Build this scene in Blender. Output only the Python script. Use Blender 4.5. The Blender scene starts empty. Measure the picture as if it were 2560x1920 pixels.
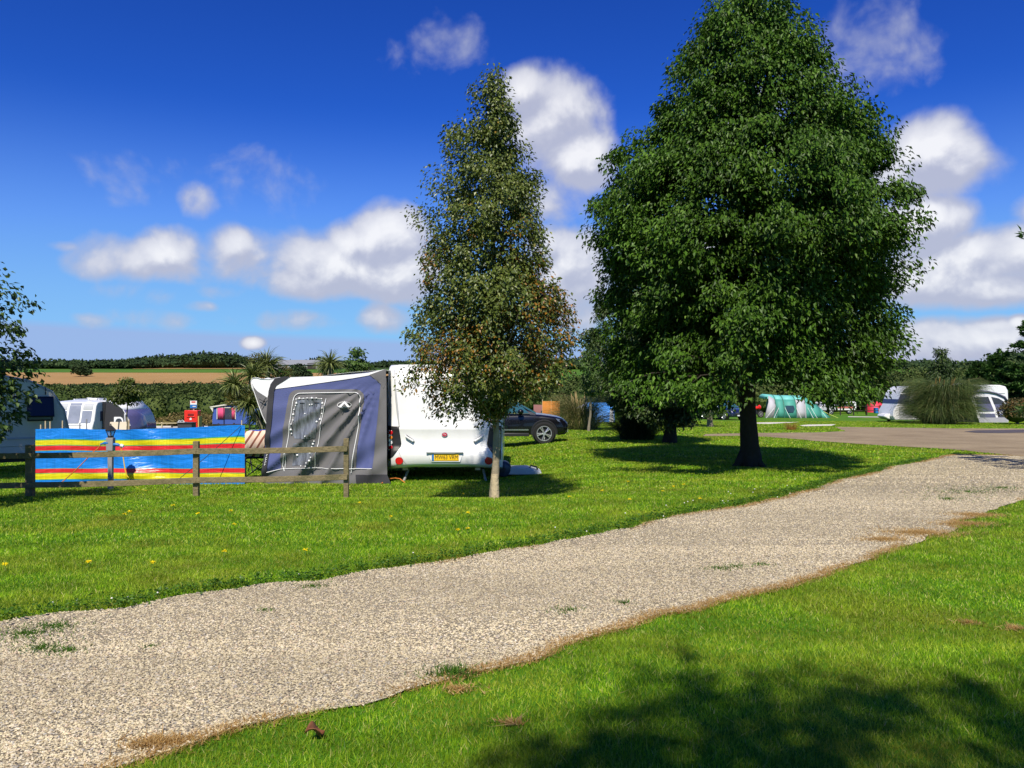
import bpy, bmesh, math, random
import numpy as np
from mathutils import Vector, Matrix
R = math.radians
PI = math.pi
F, CX, HY, EYE = 2000.0, 1280.0, 965.0, 1.6        # the lens in photograph pixels, eye height in metres
random.seed(7)
rng = np.random.default_rng(11)
SC = bpy.context.scene
COL = SC.collection

# ------------------------------------------------------------------ terrain
def sm(a, b, t):
    t = np.clip((t - a) / (b - a), 0, 1)
    return t * t * (3 - 2 * t)

def hash3(ix, iy, iz):
    s = np.sin(ix * 127.1 + iy * 311.7 + iz * 74.7) * 43758.5453
    return s - np.floor(s)

def vnoise(p):
    p = np.asarray(p, float)
    i = np.floor(p); f = p - i; u = f * f * (3 - 2 * f)
    out = 0
    for dx in (0, 1):
        for dy in (0, 1):
            for dz in (0, 1):
                w = (u[..., 0] if dx else 1 - u[..., 0]) * (u[..., 1] if dy else 1 - u[..., 1]) * (u[..., 2] if dz else 1 - u[..., 2])
                out = out + w * hash3(i[..., 0] + dx, i[..., 1] + dy, i[..., 2] + dz)
    return out

def fbm(p, o=3):
    a, s, t = .5, 0, 0
    p = np.asarray(p, float)
    for k in range(o):
        s = s + a * vnoise(p * 2 ** k + 17.3 * k); t += a; a *= .5
    return s / t

FY = [90, 150, 250, 340, 380, 450, 700, 1200, 3000]
FZ = [-1.6, -2.0, 2.5, 7.2, 9.3, 12, 14, 14, -20]
def G(x, y):
    x = np.asarray(x, float); y = np.asarray(y, float)
    L = 1 - sm(-.5, 2.0, x)
    z = -.022 * np.clip(y - 12, 0, 48) - .012 * np.clip(y - 60, 0, 60)
    z = z - .21 * sm(11.25, 13.1, y) * L
    z = z - .03 * np.clip(-6 - x, 0, 22) * sm(12, 22, y)
    f = sm(95, 220, y)
    z = z * (1 - f) + np.interp(y, FY, FZ) * f
    n = np.stack([x * .35, y * .35, x * 0], -1)
    return z + (vnoise(n) - .5) * .05 * sm(4, 9, y)

def gz(x, y): return float(G(x, y))
def P(px, py, Y): return Vector(((px - CX) * Y / F, Y, EYE - (py - HY) * Y / F))
def XP(px, Y): return (px - CX) * Y / F
def ZP(py, Y): return EYE - (py - HY) * Y / F
def gp(px, py):
    """the ground point seen at a photograph pixel"""
    f = lambda Y: EYE - (py - HY) * Y / F - gz((px - CX) * Y / F, Y)
    Y = 1.0
    while f(Y) > 0 and Y < 400: Y *= 1.02
    a, b = Y / 1.02, Y
    for _ in range(30):
        m = (a + b) / 2
        if f(m) > 0: a = m
        else: b = m
    return ((px - CX) * a / F, a)

# ------------------------------------------------------------------ materials
def nd(nt, t, ins=None, **kw):
    n = nt.nodes.new(t)
    for k, v in kw.items(): setattr(n, k, v)
    for k, v in (ins or {}).items():
        if isinstance(v, bpy.types.NodeSocket): nt.links.new(v, n.inputs[k])
        else: n.inputs[k].default_value = v
    return n

def c4(c): return (c[0], c[1], c[2], 1)

def newmat(name):
    m = bpy.data.materials.new(name); m.use_nodes = True
    nt = m.node_tree
    return m, nt, nt.nodes['Principled BSDF']

def mat(name, col, rough=.55, spec=.5, metal=0, var=.12, scale=6, bump=0, bscale=40, coat=0, dirt=None):
    m, nt, b = newmat(name)
    tc = nd(nt, 'ShaderNodeTexCoord')
    no = nd(nt, 'ShaderNodeTexNoise', {'Vector': tc.outputs['Object'], 'Scale': scale, 'Detail': 5})
    lo = [c * (1 - var) for c in col]; hi = [min(1, c * (1 + var)) for c in col]
    mx = nd(nt, 'ShaderNodeMix', {0: no.outputs[0], 6: c4(lo), 7: c4(hi)}, data_type='RGBA')
    out = mx.outputs[2]
    if dirt:
        n2 = nd(nt, 'ShaderNodeTexNoise', {'Vector': tc.outputs['Object'], 'Scale': dirt[1], 'Detail': 8, 'Roughness': .7})
        rp = nd(nt, 'ShaderNodeMapRange', {0: n2.outputs[0], 1: .5, 2: .72, 3: 0, 4: dirt[2]})
        mx = nd(nt, 'ShaderNodeMix', {0: rp.outputs[0], 6: out, 7: c4(dirt[0])}, data_type='RGBA')
        out = mx.outputs[2]
    nt.links.new(out, b.inputs['Base Color'])
    b.inputs['Roughness'].default_value = rough
    b.inputs['Specular IOR Level'].default_value = spec
    b.inputs['Metallic'].default_value = metal
    b.inputs['Coat Weight'].default_value = coat
    if bump:
        n3 = nd(nt, 'ShaderNodeTexNoise', {'Vector': tc.outputs['Object'], 'Scale': bscale, 'Detail': 6})
        bp = nd(nt, 'ShaderNodeBump', {'Height': n3.outputs[0], 'Strength': bump, 'Distance': .02})
        nt.links.new(bp.outputs[0], b.inputs['Normal'])
    return m

def leafmat(name, ramp, rough=.45, spec=.4, trans=.25, patch=None, pscale=.6):
    """each leaf gets its own colour out of a ramp; patch = (colour, amount): whole sprays that have turned"""
    m, nt, b = newmat(name)
    g = nd(nt, 'ShaderNodeNewGeometry')
    cr = nd(nt, 'ShaderNodeValToRGB', {0: g.outputs['Random Per Island']})
    el = cr.color_ramp.elements
    while len(el) < len(ramp): el.new(.5)
    for i, (p, c) in enumerate(ramp): el[i].position = p; el[i].color = c4(c)
    out = cr.outputs[0]
    tc = nd(nt, 'ShaderNodeTexCoord')
    no = nd(nt, 'ShaderNodeTexNoise', {'Vector': tc.outputs['Object'], 'Scale': pscale, 'Detail': 3})
    if patch:
        ad = nd(nt, 'ShaderNodeMath', {0: no.outputs[0]}, operation='MULTIPLY_ADD')
        ad.inputs[1].default_value = 2.4
        nt.links.new(g.outputs['Random Per Island'], ad.inputs[2])
        spz = nd(nt, 'ShaderNodeSeparateXYZ', {0: tc.outputs['Object']})
        az_ = nd(nt, 'ShaderNodeMath', {0: spz.outputs[2], 1: -.13, 2: .36}, operation='MULTIPLY_ADD')
        ax_ = nd(nt, 'ShaderNodeMath', {0: spz.outputs[0], 1: .12, 2: az_.outputs[0]}, operation='MULTIPLY_ADD')
        ad = nd(nt, 'ShaderNodeMath', {0: ad.outputs[0], 1: ax_.outputs[0]}, operation='ADD')
        mr = nd(nt, 'ShaderNodeMapRange', {0: ad.outputs[0], 1: patch[1], 2: patch[1] + .12})
        mx = nd(nt, 'ShaderNodeMix', {0: mr.outputs[0], 6: out, 7: c4(patch[0])}, data_type='RGBA')
        out = mx.outputs[2]
    else:
        mr = nd(nt, 'ShaderNodeMapRange', {0: no.outputs[0], 1: .3, 2: .7, 3: .75, 4: 1.25})
        mx = nd(nt, 'ShaderNodeVectorMath', {0: out, 1: (1, 1, 1)}, operation='SCALE')
        nt.links.new(mr.outputs[0], mx.inputs['Scale'])
        out = mx.outputs[0]
    nt.links.new(out, b.inputs['Base Color'])
    b.inputs['Roughness'].default_value = rough
    b.inputs['Specular IOR Level'].default_value = spec
    if trans:
        t = nd(nt, 'ShaderNodeBsdfTranslucent', {'Color': out})
        ms = nd(nt, 'ShaderNodeMixShader', {0: trans, 1: b.outputs[0], 2: t.outputs[0]})
        nt.links.new(ms.outputs[0], nt.nodes['Material Output'].inputs[0])
    return m

def glassmat(name, col, rough=.05, alpha=1.0):
    m, nt, b = newmat(name)
    tc = nd(nt, 'ShaderNodeTexCoord')
    no = nd(nt, 'ShaderNodeTexNoise', {'Vector': tc.outputs['Object'], 'Scale': 2.5, 'Detail': 3})
    mx = nd(nt, 'ShaderNodeMix', {0: no.outputs[0], 6: c4([c * .7 for c in col]), 7: c4([c * 1.3 for c in col])}, data_type='RGBA')
    nt.links.new(mx.outputs[2], b.inputs['Base Color'])
    b.inputs['Roughness'].default_value = rough
    b.inputs['Specular IOR Level'].default_value = .6
    b.inputs['Alpha'].default_value = alpha
    return m

# ------------------------------------------------------------------ mesh building
class MB:
    def __init__(s): s.v = []; s.f = []
    def add(s, vs, fs):
        o = len(s.v)
        s.v += [tuple(v) for v in vs]; s.f += [tuple(i + o for i in f) for f in fs]
        return s
    def box(s, c, d, rz=0, rx=0, ry=0):
        m = Matrix.Rotation(rz, 3, 'Z') @ Matrix.Rotation(ry, 3, 'Y') @ Matrix.Rotation(rx, 3, 'X')
        vs = [Vector(c) + m @ Vector((sx * d[0] / 2, sy * d[1] / 2, sz * d[2] / 2)) for sx in (-1, 1) for sy in (-1, 1) for sz in (-1, 1)]
        return s.add(vs, [(0, 1, 3, 2), (4, 6, 7, 5), (0, 4, 5, 1), (2, 3, 7, 6), (0, 2, 6, 4), (1, 5, 7, 3)])
    def prism(s, poly, a, b, ax='y'):
        """poly in the plane across ax, run from a to b along it"""
        n = len(poly)
        def pt(p, t):
            return (p[0], t, p[1]) if ax == 'y' else (t, p[0], p[1]) if ax == 'x' else (p[0], p[1], t)
        vs = [pt(p, a) for p in poly] + [pt(p, b) for p in poly]
        return s.add(vs, [tuple(range(n)), tuple(range(2 * n - 1, n - 1, -1))] + [(i, i + n, (i + 1) % n + n, (i + 1) % n) for i in range(n)])
    def loft(s, rings, closed=True, cap=True):
        n = len(rings[0]); vs = [p for r in rings for p in r]; fs = []
        m = n if closed else n - 1
        for k in range(len(rings) - 1):
            for i in range(m):
                j = (i + 1) % n
                fs.append((k * n + i, k * n + j, (k + 1) * n + j, (k + 1) * n + i))
        if cap and closed:
            fs += [tuple(range(n))[::-1], tuple(range((len(rings) - 1) * n, len(rings) * n))]
        return s.add(vs, fs)
    def tube(s, pts, r, n=8, cap=True):
        pts = [Vector(p) for p in pts]
        rs = r if isinstance(r, (list, tuple)) else [r] * len(pts)
        rings = []; prev = None
        for i, p in enumerate(pts):
            d = (pts[min(i + 1, len(pts) - 1)] - pts[max(i - 1, 0)])
            if d.length < 1e-9: d = Vector((0, 0, 1))
            d.normalize()
            u = prev - d * prev.dot(d) if prev else d.orthogonal()
            if u.length < 1e-6: u = d.orthogonal()
            u.normalize(); prev = u; w = d.cross(u)
            rings.append([p + (u * math.cos(2 * PI * k / n) + w * math.sin(2 * PI * k / n)) * rs[i] for k in range(n)])
        return s.loft(rings, True, cap)
    def disc(s, c, ax, r, t, n=20, r2=None):
        """a short cylinder along ax, thickness t"""
        d = Vector(ax).normalized(); c = Vector(c)
        return s.tube([c - d * t / 2, c + d * t / 2], [r, r2 if r2 is not None else r], n)
    def ring(s, c, ax, Rr, r, n=24, k=8, a0=0, a1=2 * PI):
        d = Vector(ax).normalized(); u = d.orthogonal().normalized(); w = d.cross(u)
        full = abs(a1 - a0 - 2 * PI) < 1e-6
        rings = []
        for i in range(n + 1 if not full else n):
            a = a0 + (a1 - a0) * i / n; e = u * math.cos(a) + w * math.sin(a)
            rings.append([Vector(c) + e * (Rr + r * math.cos(2 * PI * j / k)) + d * r * math.sin(2 * PI * j / k) for j in range(k)])
        if full: rings.append(rings[0])
        return s.loft(rings, True, not full)
    def ball(s, c, r, nu=10, nv=7):
        rx, ry, rz = (r, r, r) if not isinstance(r, (tuple, list)) else r
        rings = []
        for j in range(nv + 1):
            t = -PI / 2 + PI * j / nv; e = max(math.cos(t), .02)
            rings.append([(c[0] + rx * e * math.cos(2 * PI * i / nu), c[1] + ry * e * math.sin(2 * PI * i / nu), c[2] + rz * math.sin(t)) for i in range(nu)])
        return s.loft(rings)
    def grid(s, rows):
        return s.loft(rows, False, False)

def tag(o, label=None, cat=None, group=None, kind=None):
    if label: o['label'] = label
    if cat: o['category'] = cat
    if group: o['group'] = group
    if kind: o['kind'] = kind
    return o

def thing(name, label, cat, loc=(0, 0, 0), rz=0, group=None):
    o = bpy.data.objects.new(name, None); COL.objects.link(o)
    o.empty_display_size = .2
    o.location = loc; o.rotation_euler = (0, 0, rz)
    return tag(o, label, cat, group)

def obj(name, mb, m, parent=None, smooth=35, bevel=0, solid=0, label=None):
    me = bpy.data.meshes.new(name)
    me.from_pydata(mb.v, [], mb.f)
    bm = bmesh.new(); bm.from_mesh(me); bmesh.ops.recalc_face_normals(bm, faces=bm.faces); bm.to_mesh(me); bm.free()
    me.materials.append(m)
    if smooth:
        me.shade_smooth(); me.set_sharp_from_angle(angle=R(smooth))
    o = bpy.data.objects.new(name, me); COL.objects.link(o)
    if parent: o.parent = parent
    if solid:
        md = o.modifiers.new('solid', 'SOLIDIFY'); md.thickness = solid; md.offset = 0
    if bevel:
        md = o.modifiers.new('bevel', 'BEVEL'); md.width = bevel; md.segments = 2; md.limit_method = 'ANGLE'; md.angle_limit = R(40)
        md.harden_normals = False
    if label: o['label'] = label
    return o

def npobj(name, v, f, m, parent=None, smooth=False):
    v = np.ascontiguousarray(v, np.float32); f = np.ascontiguousarray(f, np.int32)
    me = bpy.data.meshes.new(name)
    k = f.shape[1]
    me.vertices.add(len(v)); me.vertices.foreach_set('co', v.ravel())
    me.loops.add(f.size); me.loops.foreach_set('vertex_index', f.ravel())
    me.polygons.add(len(f)); me.polygons.foreach_set('loop_start', np.arange(len(f), dtype=np.int32) * k)
    me.update(calc_edges=True)
    if smooth: me.shade_smooth()
    else: me.shade_flat()
    me.materials.append(m)
    o = bpy.data.objects.new(name, me); COL.objects.link(o)
    if parent: o.parent = parent
    return o

def textobj(name, s, size, m, parent, loc, rot=(PI / 2, 0, 0), bold=.0, ext=.002, sx=1.0):
    cu = bpy.data.curves.new(name, 'FONT'); cu.body = s; cu.size = size; cu.extrude = ext; cu.offset = bold
    cu.align_x = 'CENTER'; cu.align_y = 'CENTER'
    t = bpy.data.objects.new(name + '_c', cu); COL.objects.link(t)
    dg = bpy.context.evaluated_depsgraph_get()
    me = bpy.data.meshes.new_from_object(t.evaluated_get(dg))
    bpy.data.objects.remove(t)
    me.materials.clear(); me.materials.append(m); me.name = name
    o = bpy.data.objects.new(name, me); COL.objects.link(o)
    o.parent = parent; o.location = loc; o.rotation_euler = rot; o.scale = (sx, 1, 1)
    return o

def copy_tree(o, parent=None):
    c = o.copy(); COL.objects.link(c)
    if parent:
        c.parent = parent
    for ch in [x for x in bpy.data.objects if x.parent == o]: copy_tree(ch, c)
    return c

def inpoly(x, y, poly):
    p = np.asarray(poly); ins = np.zeros(x.shape, bool)
    j = len(p) - 1
    for i in range(len(p)):
        xi, yi = p[i]; xj, yj = p[j]
        c = ((yi > y) != (yj > y)) & (x < (xj - xi) * (y - yi) / (yj - yi + 1e-12) + xi)
        ins ^= c; j = i
    return ins

# ------------------------------------------------------------------ foliage
def norm(a): return a / (np.linalg.norm(a, axis=-1, keepdims=True) + 1e-9)

def leaves(pos, d, n, ln, wr=.5, fold=.12):
    d = norm(d); n = norm(n - d * (n * d).sum(-1, keepdims=True)); s = np.cross(d, n)
    ln = ln[:, None]
    mid = pos + d * ln * .42
    v = np.stack([pos, mid + s * ln * wr / 2 + n * ln * fold, pos + d * ln - n * ln * fold * .6, mid - s * ln * wr / 2 + n * ln * fold], 1)
    N = len(pos); b = np.arange(N)[:, None] * 4
    f = np.concatenate([b + np.array([[0, 1, 2]]), b + np.array([[0, 2, 3]])], 0)
    return v.reshape(-1, 3), f

def join(parts):
    vs, fs, o = [], [], 0
    for v, f in parts:
        vs.append(v); fs.append(f + o); o += len(v)
    return np.concatenate(vs), np.concatenate(fs)

def tree(name, label, cat, loc, prof, trunk, nclump, nleaf, leaf, csize, lm, bm_, seed, droop=.6, flat=.5, depth=1.0, rough=.2, group=None,
         inner=.35, rise=.35, wr=.5, lean=(0, 0), nlimb=70, roots=False, extra=()):
    """prof: (height, reach to the left, reach to the right); trunk: (radius at foot, height of its top)"""
    r_ = np.random.default_rng(seed); rr = random.Random(seed)
    t = thing(name, label, cat, loc, 0, group)
    H = trunk[1]
    mb = MB()
    n = 12
    pts = [(lean[0] * (k / n) ** 1.3 + .03 * H / 6 * math.sin(k * 1.7 + seed), lean[1] * (k / n) + .03 * H / 6 * math.cos(k * 1.3 + seed), H * k / n - .06) for k in range(n + 1)]
    rad = [trunk[0] * (1 - .93 * (k / n)) * (1.0 if k else 1.25) + .006 for k in range(n + 1)]
    fine = []; fr = []
    for k in range(n):
        for q in range(3):
            f = q / 3; fine.append([pts[k][i] * (1 - f) + pts[k + 1][i] * f for i in range(3)]); fr.append((rad[k] * (1 - f) + rad[k + 1] * f) * (1 + rr.uniform(-.05, .05)))
    fine.append(pts[-1]); fr.append(rad[-1])
    fine[0][2] = -.15
    mb.tube(fine, fr, 12)
    if roots:
        for k in range(6):
            a = k * PI / 3 + .3; L = trunk[0] * rr.uniform(1.5, 2.3)
            mb.tube([(math.cos(a) * trunk[0] * .6, math.sin(a) * trunk[0] * .6, .32), (math.cos(a) * trunk[0] * 1.15, math.sin(a) * trunk[0] * 1.15, .09), (math.cos(a) * L, math.sin(a) * L, -.06)], [.09, .09, .04], 7)
    zs = np.array([p[0] for p in prof]); rl = np.array([p[1] for p in prof]); rrt = np.array([p[2] for p in prof])
    zz = np.linspace(zs[0], zs[-1], 200); w = np.interp(zz, zs, (rl + rrt)) ** 1.35 + .15
    w = w / w.sum()
    cz = r_.choice(zz, nclump, p=w) + r_.uniform(-.05, .05, nclump)
    az = r_.uniform(0, 2 * PI, nclump)
    a_l, a_r = np.interp(cz, zs, rl), np.interp(cz, zs, rrt)
    rx = np.where(np.cos(az) > 0, a_r, a_l); rd = (a_l + a_r) / 2 * depth
    Rm = 1 / np.sqrt((np.cos(az) / np.maximum(rx, .05)) ** 2 + (np.sin(az) / np.maximum(rd, .05)) ** 2)
    nz = fbm(np.stack([np.cos(az) * 2.2 + seed, np.sin(az) * 2.2, cz * .9], -1), 2)
    Rm = Rm * (1 + rough * (nz - .5) * 2)
    u = r_.uniform(0, 1, nclump) ** .55
    rad_ = np.maximum(Rm * (inner + (1 - inner) * u) - csize * .6, 0)
    ax = np.interp(cz, [p[2] for p in pts], [p[0] for p in pts]); ay = np.interp(cz, [p[2] for p in pts], [p[1] for p in pts])
    C = np.stack([ax + np.cos(az) * rad_, ay + np.sin(az) * rad_, cz], -1)
    if len(extra):
        E = np.array(extra, float); C = np.concatenate([C, E]); m_ = len(E); nclump += m_
        rad_ = np.concatenate([rad_, np.hypot(E[:, 0], E[:, 1])]); cz = np.concatenate([cz, E[:, 2] + .8])
    order = np.argsort(-rad_)
    lb = MB()
    for i in order[:nlimb]:
        z0 = max(cz[i] - rad_[i] * rise - .1, zs[0] * .92)
        z0 = min(z0, H * .93)
        k = z0 / H * n
        b0 = Vector((np.interp(z0, [p[2] for p in pts], [p[0] for p in pts]), np.interp(z0, [p[2] for p in pts], [p[1] for p in pts]), z0))
        e = Vector(C[i]); m1 = b0.lerp(e, .45) + Vector((0, 0, .08 * rad_[i])); m2 = b0.lerp(e, .78) + Vector((rr.uniform(-.06, .06), rr.uniform(-.06, .06), .06 * rad_[i]))
        r0 = min(max(.008, trunk[0] * .2 * (1 - z0 / H) + .005), .07)
        lb.tube([b0, m1, m2, e], [r0, r0 * .65, r0 * .4, r0 * .15], 5, False)
    # leaves of each spray
    per = np.maximum(3, (nleaf / nclump * r_.uniform(.5, 1.5, nclump))).astype(int)
    idx = np.repeat(np.arange(nclump), per); N = len(idx)
    cs = (csize * r_.uniform(.6, 1.35, nclump))[idx]
    off = norm(r_.normal(0, 1, (N, 3))) * (r_.uniform(0, 1, (N, 1)) ** .45)
    off[:, 2] *= flat
    pos = C[idx] + off * cs[:, None]
    out = norm(np.stack([pos[:, 0], pos[:, 1], np.full(N, .0)], -1))
    d = out * .55 + r_.normal(0, .45, (N, 3)); d[:, 2] -= droop
    nn = out * .45 + np.array([0, 0, .9]) + r_.normal(0, .45, (N, 3))
    v, f = leaves(pos, d, nn, leaf * r_.uniform(.65, 1.25, N), wr)
    npobj('crown', v, f, lm, t)
    obj('trunk', mb, bm_, t, 60)
    if nlimb: obj('branch_work', lb, bm_, t, 60)
    return t

def blades(px, py, pz, h, w, rg, lean=.35, curve=0):
    """one triangle per blade of grass"""
    N = len(px); a = rg.uniform(0, 2 * PI, N); b = rg.uniform(0, 2 * PI, N)
    s = np.stack([np.cos(a), np.sin(a), np.zeros(N)], -1) * (w / 2)[:, None]
    base = np.stack([px, py, pz], -1)
    ln = np.abs(rg.normal(0, lean, N)) * h
    tip = base + np.stack([np.cos(b) * ln, np.sin(b) * ln, h], -1)
    v = np.stack([base - s, base + s, tip], 1).reshape(-1, 3)
    return v, np.arange(3 * N).reshape(-1, 3)

def arcs(n, rg, base_r, length, spread, width, droop, seg=5, pw=2):
    """long arching blades round a foot (pampas, palm heads): n strips"""
    a = rg.uniform(0, 2 * PI, n); r0 = base_r * np.sqrt(rg.uniform(0, 1, n))
    el = np.clip(rg.normal(spread[0], spread[1], n), -1.2, 1.5)
    L = length * rg.uniform(.6, 1.15, n); b = a + rg.normal(0, .5, n)
    h = np.stack([np.cos(b), np.sin(b)], -1)
    p = np.stack([np.cos(a) * r0, np.sin(a) * r0, np.zeros(n)], -1)
    rows = []
    tw = rg.uniform(0, PI, n)
    for k in range(seg + 1):
        t = k / seg
        e = el - droop * t ** pw * rg.uniform(.8, 1.2, n)
        if k:
            p = p + np.stack([h[:, 0] * np.cos(e), h[:, 1] * np.cos(e), np.sin(e)], -1) * (L / seg)[:, None]
        s = np.stack([-h[:, 1] * np.cos(tw) , h[:, 0] * np.cos(tw), np.sin(tw) * .6], -1) * (width / 2 * (1.02 - t ** 1.5))
        rows += [p - s, p + s]
    v = np.stack(rows, 1)
    m = 2 * (seg + 1)
    fs = [np.arange(n)[:, None] * m + np.array([[2 * k, 2 * k + 1, 2 * k + 3, 2 * k + 2]]) for k in range(seg)]
    return v.reshape(-1, 3), np.concatenate(fs)

def leafmass(name, blobs, n, leaf, m, seed, parent=None, flat=.0):
    """a mass of leaves over rounded bushes: blobs are (x, y, z, rx, ry, rz)"""
    rg = np.random.default_rng(seed)
    B = np.array(blobs, float); A = (B[:, 3] * B[:, 5] + B[:, 3] * B[:, 4]); A = A / A.sum()
    i = rg.choice(len(B), n, p=A)
    u = norm(rg.normal(0, 1, (n, 3))); u[:, 2] = np.where(u[:, 2] < -.3, -u[:, 2], u[:, 2])
    nz = fbm(u * 2.3 + i[:, None] * 3.1, 2)
    rr = rg.uniform(.72, 1.03, n) * (1 + .5 * (nz - .5))
    pos = B[i, :3] + u * B[i, 3:6] * rr[:, None]
    d = u * .4 + rg.normal(0, .6, (n, 3)); d[:, 2] -= .2
    nn = u + np.array([0, 0, .5]) + rg.normal(0, .45, (n, 3))
    v, f = leaves(pos, d, nn, leaf * rg.uniform(.6, 1.4, n), .75)
    parts = [(v, f)]
    ico = MB().ball((0, 0, 0), 1, 10, 6)
    iv = np.array(ico.v); fq = np.array([q for q in ico.f if len(q) == 4]); it = np.concatenate([fq[:, [0, 1, 2]], fq[:, [0, 2, 3]]])
    for b in B:
        parts.append((iv * b[3:6] * .74 + b[:3], it))
    v, f = join(parts)
    return npobj(name, v, f, m, parent)
# ------------------------------------------------------------------ camera, sun, sky
cam = bpy.data.cameras.new('camera'); co = bpy.data.objects.new('camera', cam); COL.objects.link(co)
cam.sensor_width = 36; cam.lens = F / 2560 * 36; cam.clip_end = 6000; cam.clip_start = .05
co.location = (0, 0, EYE); co.rotation_euler = (PI / 2 + math.atan((HY - 960) / F), 0, 0)
SC.camera = co
SUN_EL, SUN_DX = 50, .09
sd = bpy.data.lights.new('sun', 'SUN'); so = bpy.data.objects.new('sun', sd); COL.objects.link(so)
sd.energy = 4.4; sd.angle = R(.7); sd.color = (1, .925, .79)
so.rotation_euler = Vector((SUN_DX, 1, -math.tan(R(SUN_EL)) * math.hypot(1, SUN_DX))).to_track_quat('-Z', 'Y').to_euler()
so.location = (0, -20, 30)

W = bpy.data.worlds.new('World'); SC.world = W; W.use_nodes = True
nt = W.node_tree; nt.nodes.clear()
# group: how much cloud there is in a direction (azimuth, elevation in tenths of a radian)
cg = bpy.data.node_groups.new('cloud_field', 'ShaderNodeTree')
cg.interface.new_socket('Q', in_out='INPUT', socket_type='NodeSocketVector')
cg.interface.new_socket('D', in_out='OUTPUT', socket_type='NodeSocketFloat')
gi = nd(cg, 'NodeGroupInput'); go = nd(cg, 'NodeGroupOutput')
CL = [(360, 645, 150, 60, .72), (420, 620, 90, 60, .9), (250, 660, 80, 40, .5), (620, 650, 150, 72, .55), (585, 612, 60, 45, .75), (740, 690, 120, 50, .68),
      (820, 665, 160, 80, .95), (970, 600, 100, 88, 1.25), (740, 630, 65, 55, .75), (870, 700, 230, 46, .7), (1010, 680, 110, 80, 1.1), (870, 610, 60, 55, .9),
      (1380, 300, 125, 115, .95), (1440, 390, 95, 85, 1.05), (1320, 235, 80, 60, 1.0), (1390, 490, 80, 80, .55),
      (1430, 690, 100, 110, 1.1), (1380, 620, 70, 60, .9), (1450, 770, 90, 60, .8),
      (2110, 130, 140, 85, .38), (2240, 140, 100, 85, .3), (2200, 190, 110, 60, .28),
      (2330, 385, 125, 110, 1.15), (2270, 440, 130, 65, .95), (2430, 405, 70, 55, .3),
      (2300, 560, 120, 80, 1.0), (2410, 660, 190, 85, 1.1), (2550, 640, 120, 80, 1.1), (2330, 700, 150, 70, 1.0), (2480, 715, 160, 60, 1.0),
      (2400, 862, 260, 66, .85), (2490, 815, 65, 30, .75), (2330, 830, 110, 40, .7), (2545, 805, 30, 22, .9),
      (1090, 130, 110, 60, .24), (1180, 105, 55, 45, .2), (320, 420, 100, 45, .22), (340, 492, 70, 32, .2), (680, 460, 95, 66, .25), (490, 505, 46, 42, .5),
      (235, 800, 48, 18, .36), (340, 790, 62, 28, .34), (430, 802, 52, 22, .34), (500, 766, 36, 12, .3), (750, 800, 125, 24, .4), (340, 735, 78, 28, .3),
      (955, 795, 70, 36, .6), (632, 858, 30, 17, .95), (1850, 300, 120, 90, .6), (1700, 640, 160, 80, .9), (-300, 300, 120, 60, .6),
      (2750, 520, 160, 90, 1.0), (2800, 250, 120, 60, .7), (160, 615, 40, 14, .35), (560, 730, 50, 18, .35)]
cur = None
for (x, y, rx, ry, s) in CL:
    az = math.atan((x - CX) / F); el = math.atan((HY - y) / F * math.cos(az)); k = math.cos(az) ** 1.5
    ax, ay = rx * 1.25 * k / F * 10, ry * 1.25 * k / F * 10
    ma = nd(cg, 'ShaderNodeVectorMath', {0: gi.outputs[0], 1: (1 / ax, 1 / ay, 0), 2: (-az * 10 / ax, -el * 10 / ay, 0)}, operation='MULTIPLY_ADD')
    dt = nd(cg, 'ShaderNodeVectorMath', {0: ma.outputs[0], 1: ma.outputs[0]}, operation='DOT_PRODUCT')
    v = nd(cg, 'ShaderNodeMath', {0: dt.outputs['Value'], 1: -s, 2: s}, operation='MULTIPLY_ADD')
    cur = v if cur is None else nd(cg, 'ShaderNodeMath', {0: cur.outputs[0], 1: v.outputs[0], 2: .18}, operation='SMOOTH_MAX')
cur = nd(cg, 'ShaderNodeMath', {0: cur.outputs[0], 1: -.8}, operation='MAXIMUM')
n1 = nd(cg, 'ShaderNodeTexNoise', {'Vector': gi.outputs[0], 'Scale': 1.25, 'Detail': 9, 'Roughness': .54, 'Distortion': .3})
n2 = nd(cg, 'ShaderNodeTexVoronoi', {'Vector': gi.outputs[0], 'Scale': 4.2, 'Detail': 2.5, 'Roughness': .5}, feature='SMOOTH_F1')
a1 = nd(cg, 'ShaderNodeMath', {0: n1.outputs[0], 1: 1.5, 2: -.75}, operation='MULTIPLY_ADD')
a2 = nd(cg, 'ShaderNodeMath', {0: n2.outputs[0], 1: -.22, 2: .1}, operation='MULTIPLY_ADD')
a3 = nd(cg, 'ShaderNodeMath', {0: a1.outputs[0], 1: a2.outputs[0]}, operation='ADD')
a4 = nd(cg, 'ShaderNodeMath', {0: a3.outputs[0], 1: cur.outputs[0]}, operation='ADD')
cg.links.new(a4.outputs[0], go.inputs[0])

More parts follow.
